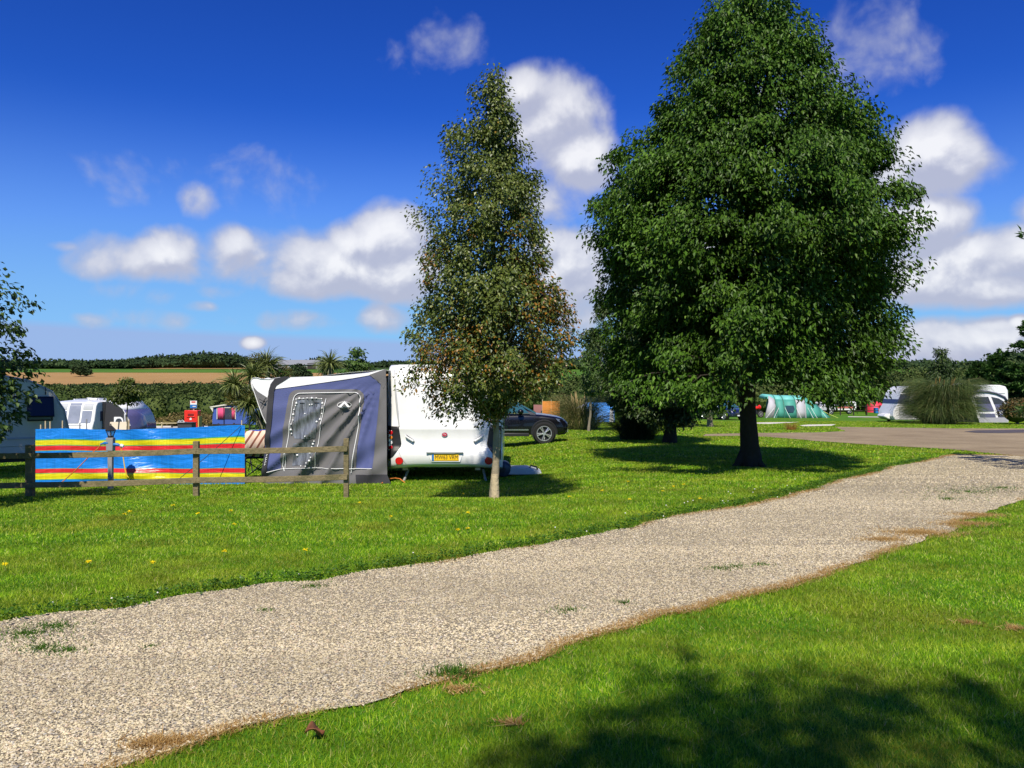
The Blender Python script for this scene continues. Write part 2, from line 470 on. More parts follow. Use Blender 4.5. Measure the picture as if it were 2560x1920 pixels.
tc = nd(nt, 'ShaderNodeTexCoord')
sp = nd(nt, 'ShaderNodeSeparateXYZ', {0: tc.outputs['Generated']})
az = nd(nt, 'ShaderNodeMath', {0: sp.outputs[0], 1: sp.outputs[1]}, operation='ARCTAN2')
el = nd(nt, 'ShaderNodeMath', {0: sp.outputs[2]}, operation='ARCSINE')
q = nd(nt, 'ShaderNodeCombineXYZ', {0: az.outputs[0], 1: el.outputs[0], 2: 0})
q = nd(nt, 'ShaderNodeVectorMath', {0: q.outputs[0], 'Scale': 10}, operation='SCALE')
d0 = nd(nt, 'ShaderNodeGroup', node_tree=cg); nt.links.new(q.outputs[0], d0.inputs[0])
q2 = nd(nt, 'ShaderNodeVectorMath', {0: q.outputs[0], 1: (-.05, .2, 0)}, operation='ADD')
d1 = nd(nt, 'ShaderNodeGroup', node_tree=cg); nt.links.new(q2.outputs[0], d1.inputs[0])
mask = nd(nt, 'ShaderNodeMapRange', {0: d0.outputs[0], 1: -.1, 2: .62, 3: 0, 4: .93}, interpolation_type='SMOOTHSTEP')
df = nd(nt, 'ShaderNodeMath', {0: d0.outputs[0], 1: d1.outputs[0]}, operation='SUBTRACT')
lit = nd(nt, 'ShaderNodeMapRange', {0: df.outputs[0], 1: -.26, 2: .34, 3: 0, 4: 1}, interpolation_type='SMOOTHSTEP')
dens = nd(nt, 'ShaderNodeMapRange', {0: d0.outputs[0], 1: .3, 2: 1.0, 3: 0, 4: 1})
lit2 = nd(nt, 'ShaderNodeMath', {0: lit.outputs[0], 1: dens.outputs[0]}, operation='MULTIPLY')
SKY = .10
cc = nd(nt, 'ShaderNodeMix', {0: lit2.outputs[0], 6: (.36 / SKY, .38 / SKY, .48 / SKY, 1), 7: (.70 / SKY, .70 / SKY, .715 / SKY, 1)}, data_type='RGBA')
sk = nd(nt, 'ShaderNodeTexSky', sky_type='NISHITA', sun_disc=False, sun_elevation=R(SUN_EL), sun_rotation=R(180 + 5), altitude=0, air_density=1.0, dust_density=.35, ozone_density=3.5)
s0 = nd(nt, 'ShaderNodeVectorMath', {0: sk.outputs[0], 'Scale': SKY * 1.0}, operation='SCALE')
hs = nd(nt, 'ShaderNodeHueSaturation', {'Hue': .512, 'Saturation': 1.2, 'Value': 1.0, 'Color': s0.outputs[0]})
gm0 = nd(nt, 'ShaderNodeGamma', {0: hs.outputs[0], 1: 1.35})
gmx = nd(nt, 'ShaderNodeVectorMath', {0: gm0.outputs[0], 1: (.46, .93, 1.55)}, operation='MULTIPLY')
gm1 = nd(nt, 'ShaderNodeVectorMath', {0: gmx.outputs[0], 1: (.50, .60, .80)}, operation='MINIMUM')
gm = nd(nt, 'ShaderNodeVectorMath', {0: gm1.outputs[0], 'Scale': .8 / SKY}, operation='SCALE')
hz = nd(nt, 'ShaderNodeMapRange', {0: el.outputs[0], 1: .047, 2: .056, 3: .8, 4: 0})
ne = nd(nt, 'ShaderNodeTexNoise', {'Vector': q.outputs[0], 'Scale': 1.2, 'Detail': 4})
el_ = nd(nt, 'ShaderNodeMath', {0: az.outputs[0], 1: .03, 2: el.outputs[0]}, operation='MULTIPLY_ADD')
nt.links.new(el_.outputs[0], hz.inputs[0])
pl = nd(nt, 'ShaderNodeMapRange', {0: el.outputs[0], 1: .03, 2: .34, 3: .72, 4: 0}, interpolation_type='SMOOTHSTEP')
low = nd(nt, 'ShaderNodeMix', {0: pl.outputs[0], 6: gm.outputs[0], 7: (.20 / SKY, .385 / SKY, .70 / SKY, 1)}, data_type='RGBA')
bank = nd(nt, 'ShaderNodeMix', {0: hz.outputs[0], 6: low.outputs[2], 7: (.25 / SKY, .34 / SKY, .57 / SKY, 1)}, data_type='RGBA')
fin = nd(nt, 'ShaderNodeMix', {0: mask.outputs[0], 6: bank.outputs[2], 7: cc.outputs[2]}, data_type='RGBA')
bg = nd(nt, 'ShaderNodeBackground', {0: fin.outputs[2], 1: SKY})
wo = nd(nt, 'ShaderNodeOutputWorld', {0: bg.outputs[0]})
W.cycles.sampling_method = 'MANUAL'; W.cycles.sample_map_resolution = 512

SC.view_settings.view_transform = 'Standard'; SC.view_settings.look = 'None'
SC.view_settings.exposure = .45; SC.view_settings.gamma = 1
SC.cycles.max_bounces = 6; SC.cycles.diffuse_bounces = 3; SC.cycles.glossy_bounces = 3; SC.cycles.transmission_bounces = 4
SC.cycles.transparent_max_bounces = 8; SC.cycles.caustics_reflective = False; SC.cycles.caustics_refractive = False
SC.cycles.sample_clamp_indirect = 4

# ------------------------------------------------------------------ ground
TOP = [(-1200, 1735), (-400, 1612), (0, 1553), (150, 1535), (300, 1520), (503, 1483), (689, 1459), (797, 1455), (910, 1434), (1046, 1414), (1204, 1388), (1300, 1372),
       (1498, 1334), (1574, 1320), (1646, 1303), (1718, 1283), (1805, 1271), (1892, 1259), (1979, 1238), (2059, 1217), (2082, 1204), (2180, 1185), (2227, 1167), (2293, 1157),
       (2348, 1144), (2383, 1137), (2516, 1139), (2560, 1141), (2800, 1143)]
BOT = [(2900, 1180), (2560, 1249), (2516, 1265), (2394, 1308), (2381, 1326), (2307, 1350), (2199, 1387), (2082, 1423), (1978, 1465), (1887, 1482), (1787, 1508), (1700, 1530),
       (1600, 1563), (1523, 1583), (1415, 1613), (1342, 1650), (1245, 1668), (1162, 1686), (1100, 1698), (1003, 1727), (908, 1765), (800, 1784), (687, 1805), (579, 1830),
       (434, 1874), (344, 1899), (260, 1920), (-200, 2050), (-1200, 2400)]
ROAD = [(1760, 1086), (1890, 1083), (2040, 1082), (2114, 1079), (2085, 1068), (2180, 1069), (2383, 1071.5), (2560, 1072), (3100, 1076), (3300, 1150), (2800, 1148), (2560, 1143), (2516, 1139),
        (2383, 1125), (2209, 1115), (2036, 1103), (1920, 1093), (1760, 1091)]
top = [gp(*p) for p in TOP]; bot = [gp(*p) for p in BOT]; road = [gp(*p) for p in ROAD]

def wob(line, amp, step):
    """the traced edge followed more finely, with the small ins and outs of a grass edge"""
    out = []
    for (a, b) in zip(line[:-1], line[1:]):
        n = max(1, int(math.dist(a, b) / step))
        for k in range(n):
            t = k / n; x, y = a[0] + (b[0] - a[0]) * t, a[1] + (b[1] - a[1]) * t
            w = float(fbm(np.array([x * 3.1, y * 3.1, 0.]), 3)) - .5
            L = math.dist(a, b) + 1e-6
            out.append((x - (b[1] - a[1]) / L * w * amp, y + (b[0] - a[0]) / L * w * amp))
    return out + [line[-1]]
topw = wob(top, .22, .12); botw = wob(bot, .22, .12)
drive = topw + botw
roadw = wob(road + [road[0]], .3, .6)[:-1]

def lawnmat():
    m, nt, b = newmat('lawn')
    tc = nd(nt, 'ShaderNodeTexCoord'); V = tc.outputs['Object']
    n1 = nd(nt, 'ShaderNodeTexNoise', {'Vector': V, 'Scale': .55, 'Detail': 6, 'Roughness': .6})
    n2 = nd(nt, 'ShaderNodeTexNoise', {'Vector': V, 'Scale': 22, 'Detail': 6, 'Roughness': .75})
    mp = nd(nt, 'ShaderNodeMapping', {0: V, 3: (.5, 9, 1)})
    n3 = nd(nt, 'ShaderNodeTexNoise', {'Vector': mp.outputs[0], 'Scale': .35, 'Detail': 3})
    c1 = nd(nt, 'ShaderNodeValToRGB', {0: n1.outputs[0]}); e = c1.color_ramp.elements
    e[0].position = .3; e[0].color = (.06, .16, .006, 1); e[1].position = .68; e[1].color = (.17, .20, .018, 1)
    x = e.new(.5); x.color = (.07, .19, .008, 1)
    m2 = nd(nt, 'ShaderNodeMapRange', {0: n2.outputs[0], 1: .25, 2: .75, 3: .55, 4: 1.3})
    m3 = nd(nt, 'ShaderNodeMapRange', {0: n3.outputs[0], 1: .3, 2: .7, 3: .85, 4: 1.15})
    mm = nd(nt, 'ShaderNodeMath', {0: m2.outputs[0], 1: m3.outputs[0]}, operation='MULTIPLY')
    sc_ = nd(nt, 'ShaderNodeVectorMath', {0: c1.outputs[0]}, operation='SCALE'); nt.links.new(mm.outputs[0], sc_.inputs['Scale'])
    nt.links.new(sc_.outputs[0], b.inputs['Base Color'])
    b.inputs['Roughness'].default_value = .9; b.inputs['Specular IOR Level'].default_value = .15
    bp = nd(nt, 'ShaderNodeBump', {'Height': n2.outputs[0], 'Strength': .6, 'Distance': .03}); nt.links.new(bp.outputs[0], b.inputs['Normal'])
    return m
M_LAWN = lawnmat()

def hillmat(name, cols, stripe=0, scale=.02, ang=.4):
    m, nt, b = newmat(name)
    tc = nd(nt, 'ShaderNodeTexCoord'); V = tc.outputs['Object']
    n1 = nd(nt, 'ShaderNodeTexNoise', {'Vector': V, 'Scale': scale, 'Detail': 8, 'Roughness': .65})
    mr = nd(nt, 'ShaderNodeMapRange', {0: n1.outputs[0], 1: .3, 2: .7})
    mx = nd(nt, 'ShaderNodeMix', {0: mr.outputs[0], 6: c4(cols[0]), 7: c4(cols[1])}, data_type='RGBA'); out = mx.outputs[2]
    if stripe:
        mp = nd(nt, 'ShaderNodeMapping', {0: V, 2: (0, 0, ang)})
        wv = nd(nt, 'ShaderNodeTexWave', {'Vector': mp.outputs[0], 'Scale': stripe, 'Distortion': 1.2, 'Detail': 2})
        m2 = nd(nt, 'ShaderNodeMapRange', {0: wv.outputs[0], 1: .2, 2: .9, 3: 0, 4: .8})
        mx = nd(nt, 'ShaderNodeMix', {0: m2.outputs[0], 6: out, 7: c4(cols[2])}, data_type='RGBA'); out = mx.outputs[2]
    nt.links.new(out, b.inputs['Base Color']); b.inputs['Roughness'].default_value = .95; b.inputs['Specular IOR Level'].default_value = .1
    return m

def sheet(name, xs, ys, m, lift=0, cut=None):
    X, Y = np.meshgrid(xs, ys); Z = G(X, Y) + lift
    v = np.stack([X, Y, Z], -1).reshape(-1, 3)
    nx, ny = len(xs), len(ys)
    i = (np.arange(ny - 1)[:, None] * nx + np.arange(nx - 1)).reshape(-1, 1)
    f = i + np.array([[0, 1, nx + 1, nx]])
    o = npobj(name, v, f, m, smooth=True)
    o['kind'] = 'structure'
    return o
u = np.linspace(-1, 1, 240); xs = np.sinh(u * 6) / np.sinh(6) * 1500
ys = np.concatenate([np.linspace(-30, 0, 16)[:-1], np.linspace(0, 30, 130)[:-1], 30 + np.cumsum(.25 * 1.045 ** np.arange(150))])
ys = ys[ys < 3000]
sheet('ground', xs, ys, M_LAWN)
# the far slope lies on the ground as sheets of its own
M_FIELD = hillmat('stubble', ((.22, .12, .04), (.34, .19, .065), (.42, .28, .12)), .05)
M_GREEN = hillmat('pasture', ((.05, .13, .015), (.09, .18, .02)))
M_SCRUB = hillmat('scrubland', ((.015, .035, .008), (.05, .08, .015)), 0, .05)
def patch(name, poly, m, lift, kind='structure', step=8):
    bm = bmesh.new(); bm.faces.new([bm.verts.new((p[0], p[1], 0)) for p in poly])
    bb = np.array(poly)
    for ax in (0, 1):
        lo, hi = bb[:, ax].min(), bb[:, ax].max()
        for c in np.arange(lo + step, hi, step):
            no = (1, 0, 0) if ax == 0 else (0, 1, 0)
            bmesh.ops.bisect_plane(bm, geom=bm.verts[:] + bm.edges[:] + bm.faces[:], plane_co=(c, 0, 0) if ax == 0 else (0, c, 0), plane_no=no)
    bmesh.ops.triangulate(bm, faces=bm.faces[:])
    for v in bm.verts: v.co.z = gz(v.co.x, v.co.y) + lift
    bmesh.ops.recalc_face_normals(bm, faces=bm.faces)
    if sum(f.normal.z for f in bm.faces) < 0: bmesh.ops.reverse_faces(bm, faces=bm.faces[:])
    me = bpy.data.meshes.new(name); bm.to_mesh(me); bm.free(); me.materials.append(m); me.shade_smooth()
    o = bpy.data.objects.new(name, me); COL.objects.link(o); o['kind'] = kind
    return o
patch('scrub_slope', [(-420, 95), (420, 95), (420, 225), (-420, 225)], M_SCRUB, .05, step=14)
patch('stubble_field', [(-260, 226), (-20, 226), (-28, 335), (-260, 345)], M_FIELD, .06, step=12)
patch('green_field', [(-260, 346), (-28, 337), (30, 336), (60, 385), (-270, 398)], M_GREEN, .06, step=12)
patch('pasture', [(-18, 226), (300, 226), (330, 380), (62, 384), (30, 334), (-26, 334)], M_GREEN, .07, step=12)
patch('bare_field', [(-62, 300), (-36, 300), (-38, 330), (-66, 332)], M_FIELD, .2, step=12)
patch('red_field', [(-190, 400), (-120, 398), (-122, 425), (-200, 428)], M_FIELD, .15, step=12)
patch('wood_floor', [(-420, 400), (420, 386), (420, 520), (-420, 520)], M_SCRUB, .04, step=14)

# ------------------------------------------------------------------ gravel drive
def gravelmat():
    m, nt, b = newmat('gravel_bed')
    tc = nd(nt, 'ShaderNodeTexCoord'); V = tc.outputs['Object']
    vo = nd(nt, 'ShaderNodeTexVoronoi', {'Vector': V, 'Scale': 42})
    cr = nd(nt, 'ShaderNodeValToRGB', {0: vo.outputs['Color']}); e = cr.color_ramp.elements
    for p, c in ((.0, (.26, .21, .135)), (.35, (.42, .35, .23)), (.7, (.50, .43, .29)), (1., (.37, .31, .21))):
        x = e.new(p) if p not in (0., 1.) else e[0 if p == 0 else -1]; x.color = c4(c)
    vd = nd(nt, 'ShaderNodeTexVoronoi', {'Vector': V, 'Scale': 42}, feature='DISTANCE_TO_EDGE')
    dk = nd(nt, 'ShaderNodeMapRange', {0: vd.outputs[0], 1: 0, 2: .12, 3: .45, 4: 1})
    n1 = nd(nt, 'ShaderNodeTexNoise', {'Vector': V, 'Scale': 1.1, 'Detail': 6, 'Roughness': .6})
    big = nd(nt, 'ShaderNodeMapRange', {0: n1.outputs[0], 1: .3, 2: .7, 3: .85, 4: 1.12})
    mm = nd(nt, 'ShaderNodeMath', {0: dk.outputs[0], 1: big.outputs[0]}, operation='MULTIPLY')
    s_ = nd(nt, 'ShaderNodeVectorMath', {0: cr.outputs[0]}, operation='SCALE'); nt.links.new(mm.outputs[0], s_.inputs['Scale'])
    nt.links.new(s_.outputs[0], b.inputs['Base Color']); b.inputs['Roughness'].default_value = .9
    bp = nd(nt, 'ShaderNodeBump', {'Height': vd.outputs[0], 'Strength': 1.0, 'Distance': .03}); nt.links.new(bp.outputs[0], b.inputs['Normal'])
    return m
patch('gravel_drive', drive, gravelmat(), .012, step=.6)

def stonemat():
    m, nt, b = newmat('gravel_stone')
    g = nd(nt, 'ShaderNodeNewGeometry')
    cr = nd(nt, 'ShaderNodeValToRGB', {0: g.outputs['Random Per Island']}); e = cr.color_ramp.elements
    cols = [(.0, (.30, .245, .16)), (.18, (.475, .40, .255)), (.45, (.59, .505, .325)), (.6, (.46, .40, .285)), (.74, (.61, .53, .37)), (.85, (.29, .275, .25)), (.9, (.47, .35, .23)), (1., (.65, .585, .46))]
    while len(e) < len(cols): e.new(.5)
    for i, (p, c) in enumerate(cols): e[i].position = p; e[i].color = c4(c)
    tc = nd(nt, 'ShaderNodeTexCoord')
    n1 = nd(nt, 'ShaderNodeTexNoise', {'Vector': tc.outputs['Object'], 'Scale': .9, 'Detail': 5, 'Roughness': .6})
    mpr = nd(nt, 'ShaderNodeMapping', {0: tc.outputs['Object'], 2: (0, 0, -.76), 3: (.10, 1.5, 1)})
    nr = nd(nt, 'ShaderNodeTexNoise', {'Vector': mpr.outputs[0], 'Scale': 1, 'Detail': 3})
    ru = nd(nt, 'ShaderNodeMapRange', {0: nr.outputs[0], 1: .35, 2: .65, 3: .84, 4: 1.12})
    big0 = nd(nt, 'ShaderNodeMapRange', {0: n1.outputs[0], 1: .3, 2: .7, 3: .88, 4: 1.08})
    big = nd(nt, 'ShaderNodeMath', {0: big0.outputs[0], 1: ru.outputs[0]}, operation='MULTIPLY')
    s_ = nd(nt, 'ShaderNodeVectorMath', {0: cr.outputs[0]}, operation='SCALE'); nt.links.new(big.outputs[0], s_.inputs['Scale'])
    nt.links.new(s_.outputs[0], b.inputs['Base Color']); b.inputs['Roughness'].default_value = .85; b.inputs['Specular IOR Level'].default_value = .25
    return m
CUBE = np.array([[x, y, z] for x in (-1, 1) for y in (-1, 1) for z in (-1, 1)], float) * .68
OCT = np.array([[1, 0, 0], [-1, 0, 0], [0, 1, 0], [0, -1, 0], [0, 0, 1], [0, 0, -1]], float)
OF = np.array([[0, 2, 4], [2, 1, 4], [1, 3, 4], [3, 0, 4], [2, 0, 5], [1, 2, 5], [3, 1, 5], [0, 3, 5]])
def stones(n, px, py, size, rg):
    base = np.concatenate([OCT])
    V = base[None] * (1 + rg.uniform(-.35, .35, (n, 6, 1))) + rg.normal(0, .16, (n, 6, 3))
    V = V * np.stack([rg.uniform(.8, 1.35, n), rg.uniform(.65, 1.0, n), rg.uniform(.4, .75, n)], -1)[:, None]
    a = rg.uniform(0, 2 * PI, n); t = rg.normal(0, .3, n)
    ca, sa, ct, st = np.cos(a), np.sin(a), np.cos(t), np.sin(t)
    x = V[..., 0] * ct[:, None] - V[..., 2] * st[:, None]; z = V[..., 0] * st[:, None] + V[..., 2] * ct[:, None]; y = V[..., 1]
    X = x * ca[:, None] - y * sa[:, None]; Y = x * sa[:, None] + y * ca[:, None]
    v = np.stack([X, Y, z], -1) * size[:, None, None]
    v = v + np.stack([px, py, G(px, py) + .012 + size * .25], -1)[:, None]
    f = (np.arange(n) * 6)[:, None, None] + OF[None]
    return v.reshape(-1, 3), f.reshape(-1, 3)
parts = []
for (y0, y1, dn, s0, s1) in ((2.6, 5, 7600, .0034, .0102), (5, 8, 5200, .004, .0100), (8, 12, 2600, .005, .0105), (12, 20, 700, .007, .014)):
    n = int(dn * (y1 - y0) * (1.6 * y1 + 2))
    y = rng.uniform(y0, y1, n); x = rng.uniform(-.8 * y1 - 1, .8 * y1 + 1, n)
    k = (np.abs(x) < .68 * y + .8) & inpoly(x, y, drive)
    x, y = x[k], y[k]
    parts.append(stones(len(x), x, y, rng.uniform(s0, s1, len(x)), rng))
v, f = join(parts)
tag(npobj('gravel', v, f, stonemat()), kind='stuff')

# ------------------------------------------------------------------ tarmac road and pitch slabs
def roadmat():
    m, nt, b = newmat('tarmac')
    tc = nd(nt, 'ShaderNodeTexCoord'); V = tc.outputs['Object']
    n1 = nd(nt, 'ShaderNodeTexNoise', {'Vector': V, 'Scale': .5, 'Detail': 6, 'Roughness': .65})
    n2 = nd(nt, 'ShaderNodeTexNoise', {'Vector': V, 'Scale': 45, 'Detail': 5, 'Roughness': .8})
    cr = nd(nt, 'ShaderNodeValToRGB', {0: n1.outputs[0]}); e = cr.color_ramp.elements
    e[0].position = .32; e[0].color = (.21, .16, .10, 1); e[1].position = .7; e[1].color = (.33, .26, .165, 1)
    m2 = nd(nt, 'ShaderNodeMapRange', {0: n2.outputs[0], 1: .3, 2: .7, 3: .6, 4: 1.4})
    s_ = nd(nt, 'ShaderNodeVectorMath', {0: cr.outputs[0]}, operation='SCALE'); nt.links.new(m2.outputs[0], s_.inputs['Scale'])
    nt.links.new(s_.outputs[0], b.inputs['Base Color']); b.inputs['Roughness'].default_value = .95; b.inputs['Specular IOR Level'].default_value = .1
    bp = nd(nt, 'ShaderNodeBump', {'Height': n2.outputs[0], 'Strength': .5, 'Distance': .02}); nt.links.new(bp.outputs[0], b.inputs['Normal'])
    return m
patch('road', roadw, roadmat(), .02, step=2.0)
M_SLAB = mat('pale_concrete', (.62, .58, .5), .9, .2, var=.12, scale=1.5)
def slab(pts): patch('concrete_pitch', [gp(*p) for p in pts], M_SLAB, .03, step=2.0)
slab([(1883, 1057.6), (2000, 1055.8), (1962, 1058.6), (1925, 1061), (1890, 1060)])
slab([(1998, 1064.5), (2020, 1062.6), (2090, 1061.6), (2078, 1065.6), (2012, 1067)])
slab([(2120, 1041.8), (2215, 1042.6), (2215, 1044.4), (2120, 1043.4)])
slab([(372, 1064.5), (520, 1065.5), (520, 1070.5), (372, 1070)])
patch('wet_patch', [gp(*p) for p in ((2410, 1080), (2440, 1077), (2560, 1075), (2640, 1078), (2600, 1082), (2500, 1084), (2440, 1083))], mat('wet_tarmac', (.08, .062, .05), .55, .4, scale=.4, var=.25), .026, step=2.0)

# ------------------------------------------------------------------ grass
def grassmat(name, ramp, patchy=True):
    m, nt, b = newmat(name)
    g = nd(nt, 'ShaderNodeNewGeometry')
    cr = nd(nt, 'ShaderNodeValToRGB', {0: g.outputs['Random Per Island']}); e = cr.color_ramp.elements
    while len(e) < len(ramp): e.new(.5)
    for i, (p, c) in enumerate(ramp): e[i].position = p; e[i].color = c4(c)
    out = cr.outputs[0]
    if patchy:
        tc = nd(nt, 'ShaderNodeTexCoord')
        n1 = nd(nt, 'ShaderNodeTexNoise', {'Vector': tc.outputs['Object'], 'Scale': .9, 'Detail': 5, 'Roughness': .65})
        mr = nd(nt, 'ShaderNodeMapRange', {0: n1.outputs[0], 1: .44, 2: .68, 3: 0, 4: .7})
        mx = nd(nt, 'ShaderNodeMix', {0: mr.outputs[0], 6: out, 7: (.36, .36, .035, 1)}, data_type='RGBA')
        n2 = nd(nt, 'ShaderNodeTexNoise', {'Vector': tc.outputs['Object'], 'Scale': 2.6, 'Detail': 4, 'Roughness': .6})
        m2 = nd(nt, 'ShaderNodeMapRange', {0: n2.outputs[0], 1: .3, 2: .7, 3: .68, 4: 1.3})
        mp = nd(nt, 'ShaderNodeMapping', {0: tc.outputs['Object'], 2: (0, 0, .06), 3: (.12, 1.6, 1)})
        n3 = nd(nt, 'ShaderNodeTexNoise', {'Vector': mp.outputs[0], 'Scale': 1.0, 'Detail': 3})
        m3 = nd(nt, 'ShaderNodeMapRange', {0: n3.outputs[0], 1: .3, 2: .7, 3: .8, 4: 1.2})
        mm = nd(nt, 'ShaderNodeMath', {0: m2.outputs[0], 1: m3.outputs[0]}, operation='MULTIPLY')
        sc_ = nd(nt, 'ShaderNodeVectorMath', {0: mx.outputs[2]}, operation='SCALE'); nt.links.new(mm.outputs[0], sc_.inputs['Scale'])
        out = sc_.outputs[0]
    nt.links.new(out, b.inputs['Base Color']); b.inputs['Roughness'].default_value = .5; b.inputs['Specular IOR Level'].default_value = .3
    t = nd(nt, 'ShaderNodeBsdfTranslucent', {'Color': out})
    ms = nd(nt, 'ShaderNodeMixShader', {0: .42, 1: b.outputs[0], 2: t.outputs[0]})
    nt.links.new(ms.outputs[0], nt.nodes['Material Output'].inputs[0])
    return m
M_GRASS = grassmat('grass_blade', [(.0, (.075, .18, .006)), (.35, (.20, .40, .010)), (.7, (.31, .51, .016)), (.9, (.43, .54, .03)), (1., (.68, .60, .24))])
parts = []
slabs_ = [[gp(*p) for p in q] for q in ([(1883, 1057.6), (2000, 1055.8), (1962, 1058.6), (1925, 1061), (1890, 1060)], [(1998, 1064.5), (2020, 1062.6), (2090, 1061.6), (2078, 1065.6), (2012, 1067)])]
for (y0, y1, dn, h0, h1, w) in ((2.5, 3.6, 17000, .012, .034, .0036), (3.6, 5.2, 11500, .012, .034, .0046), (5.2, 8, 6400, .012, .034, .0066), (8, 12.5, 3000, .013, .036, .0105), (12.5, 19, 1200, .015, .04, .018), (19, 32, 380, .02, .05, .034), (32, 60, 120, .03, .06, .07)):
    n = int(dn * (y1 - y0) * (1.36 * y1 + 1.6))
    y = rng.uniform(y0, y1, n); x = rng.uniform(-.68 * y1 - .8, .68 * y1 + .8, n)
    k = (np.abs(x) < .68 * y + .8) & ~inpoly(x, y, drive)
    if y1 > 15: k &= ~inpoly(x, y, roadw)
    for s_ in slabs_: k &= ~inpoly(x, y, s_)
    x, y = x[k], y[k]; n = len(x)
    hv = .65 + .7 * fbm(np.stack([x * 1.7, y * 1.7, x * 0], -1), 2)
    v, f = blades(x, y, G(x, y), rng.uniform(h0, h1, n) * hv, w * rng.uniform(.6, 1.4, n), rng, .75)
    parts.append((v, f))
v, f = join(parts)
tag(npobj('grass', v, f, M_GRASS), kind='stuff')
def along(line, n, rg, spread, off=0, ymax=30):
    L = np.array(line); seg = np.linalg.norm(np.diff(L, axis=0), axis=1); cs = np.concatenate([[0], np.cumsum(seg)])
    s = rg.uniform(0, cs[-1], n); i = np.clip(np.searchsorted(cs, s) - 1, 0, len(seg) - 1); t = (s - cs[i]) / (seg[i] + 1e-9)
    p = L[i] + (L[i + 1] - L[i]) * t[:, None]
    d = norm(L[i + 1] - L[i]); nn = np.stack([-d[:, 1], d[:, 0]], -1)
    p = p + nn * (off + rg.normal(0, spread, n))[:, None]
    k = (p[:, 1] > 2.4) & (p[:, 1] < ymax) & (np.abs(p[:, 0]) < .7 * p[:, 1] + .8)
    return p[k, 0], p[k, 1]
# dead straw-coloured grass along both edges of the drive, in stretches
parts = []
for line, sgn in ((topw, -2.6), (botw, -1)):
    x, y = along(line, 42000, rng, .034, sgn * .02)
    k = fbm(np.stack([x * .9, y * .9, x * 0 + 3], -1), 3) > rng.uniform(.42, .66, len(x))
    x, y = x[k], y[k]; n = len(x)
    parts.append(blades(x, y, G(x, y) + .008, rng.uniform(.01, .028, n), rng.uniform(.004, .009, n), rng, 2.2))
for (px, py, r, n) in ((2300, 1335, .26, 3200), (2210, 1352, .16, 1200), (2440, 1290, .2, 2000), (2410, 1312, .2, 1800), (1150, 1728, .06, 200), (380, 1865, .07, 700), (420, 1862, .05, 400), (1280, 1812, .03, 160), (2420, 1560, .05, 140), (2540, 1575, .05, 160)):
    c = gp(px, py); a = rng.uniform(0, 2 * PI, n); q_ = r * np.abs(rng.normal(0, .75, n)); x = c[0] + q_ * np.cos(a) * 1.5; y = c[1] + q_ * np.sin(a) * .8
    parts.append(blades(x, y, G(x, y) + .01, rng.uniform(.012, .03, n), rng.uniform(.005, .01, n), rng, 2.0))
v, f = join(parts)
tag(npobj('dry_grass', v, f, grassmat('straw', [(0, (.34, .19, .05)), (.5, (.52, .33, .11)), (1, (.66, .49, .23))], False)), kind='stuff')
# clover and weeds thick along the drive's upper edge, tufts in the gravel
parts = []
x, y = along(topw, 15000, rng, .08, .09, 19); n = len(x)
hh = rng.uniform(.02, .07, n)
d = rng.normal(0, 1, (n, 3)); d[:, 2] = np.abs(d[:, 2]) * .3
parts.append(leaves(np.stack([x, y, G(x, y) + hh], -1), d, rng.normal(0, .4, (n, 3)) + np.array([0, 0, 1]), rng.uniform(.012, .034, n), .85))
for (px, py, r, n, hm) in ((60, 1590, .16, 500, .03), (130, 1572, .12, 300, .03), (110, 1625, .12, 260, .03), (170, 1632, .08, 160, .03), (2420, 1232, .5, 500, .04), (2500, 1222, .5, 400, .04), (2370, 1250, .3, 260, .04),
                       (1420, 1530, .08, 120, .03), (1560, 1512, .06, 80, .03), (1840, 1420, .12, 120, .03), (1800, 1425, .1, 120, .03), (780, 1470, .1, 140, .03), (660, 1530, .04, 60, .02), (380, 1620, .04, 60, .02), (1900, 1415, .09, 90, .03), (1135, 1690, .10, 380, .05)):
    c = gp(px, py); a = rng.uniform(0, 2 * PI, n); q_ = r * np.abs(rng.normal(0, .7, n)); x = c[0] + q_ * np.cos(a) * 1.6; y = c[1] + q_ * np.sin(a)
    parts.append(blades(x, y, G(x, y) + .012, rng.uniform(.4, 1, n) * hm, rng.uniform(.005, .01, n), rng, 1.2))
v, f = join(parts)
tag(npobj('weeds', v, f, grassmat('weed_leaf', [(0, (.03, .09, .006)), (.6, (.075, .18, .012)), (1, (.14, .27, .03))], False)), kind='stuff')
# white clover heads
x, y = along(topw, 150, rng, .2, .3, 14); k = rng.uniform(0, 1, len(x)) < .35; x, y = x[k], y[k]
mbc = MB()
for a, b in zip(x, y): mbc.ball((a, b, gz(a, b) + .04), .008, 6, 4)
tag(obj('clover_flowers', mbc, mat('clover_white', (.75, .72, .66), .8, .2)), kind='stuff')
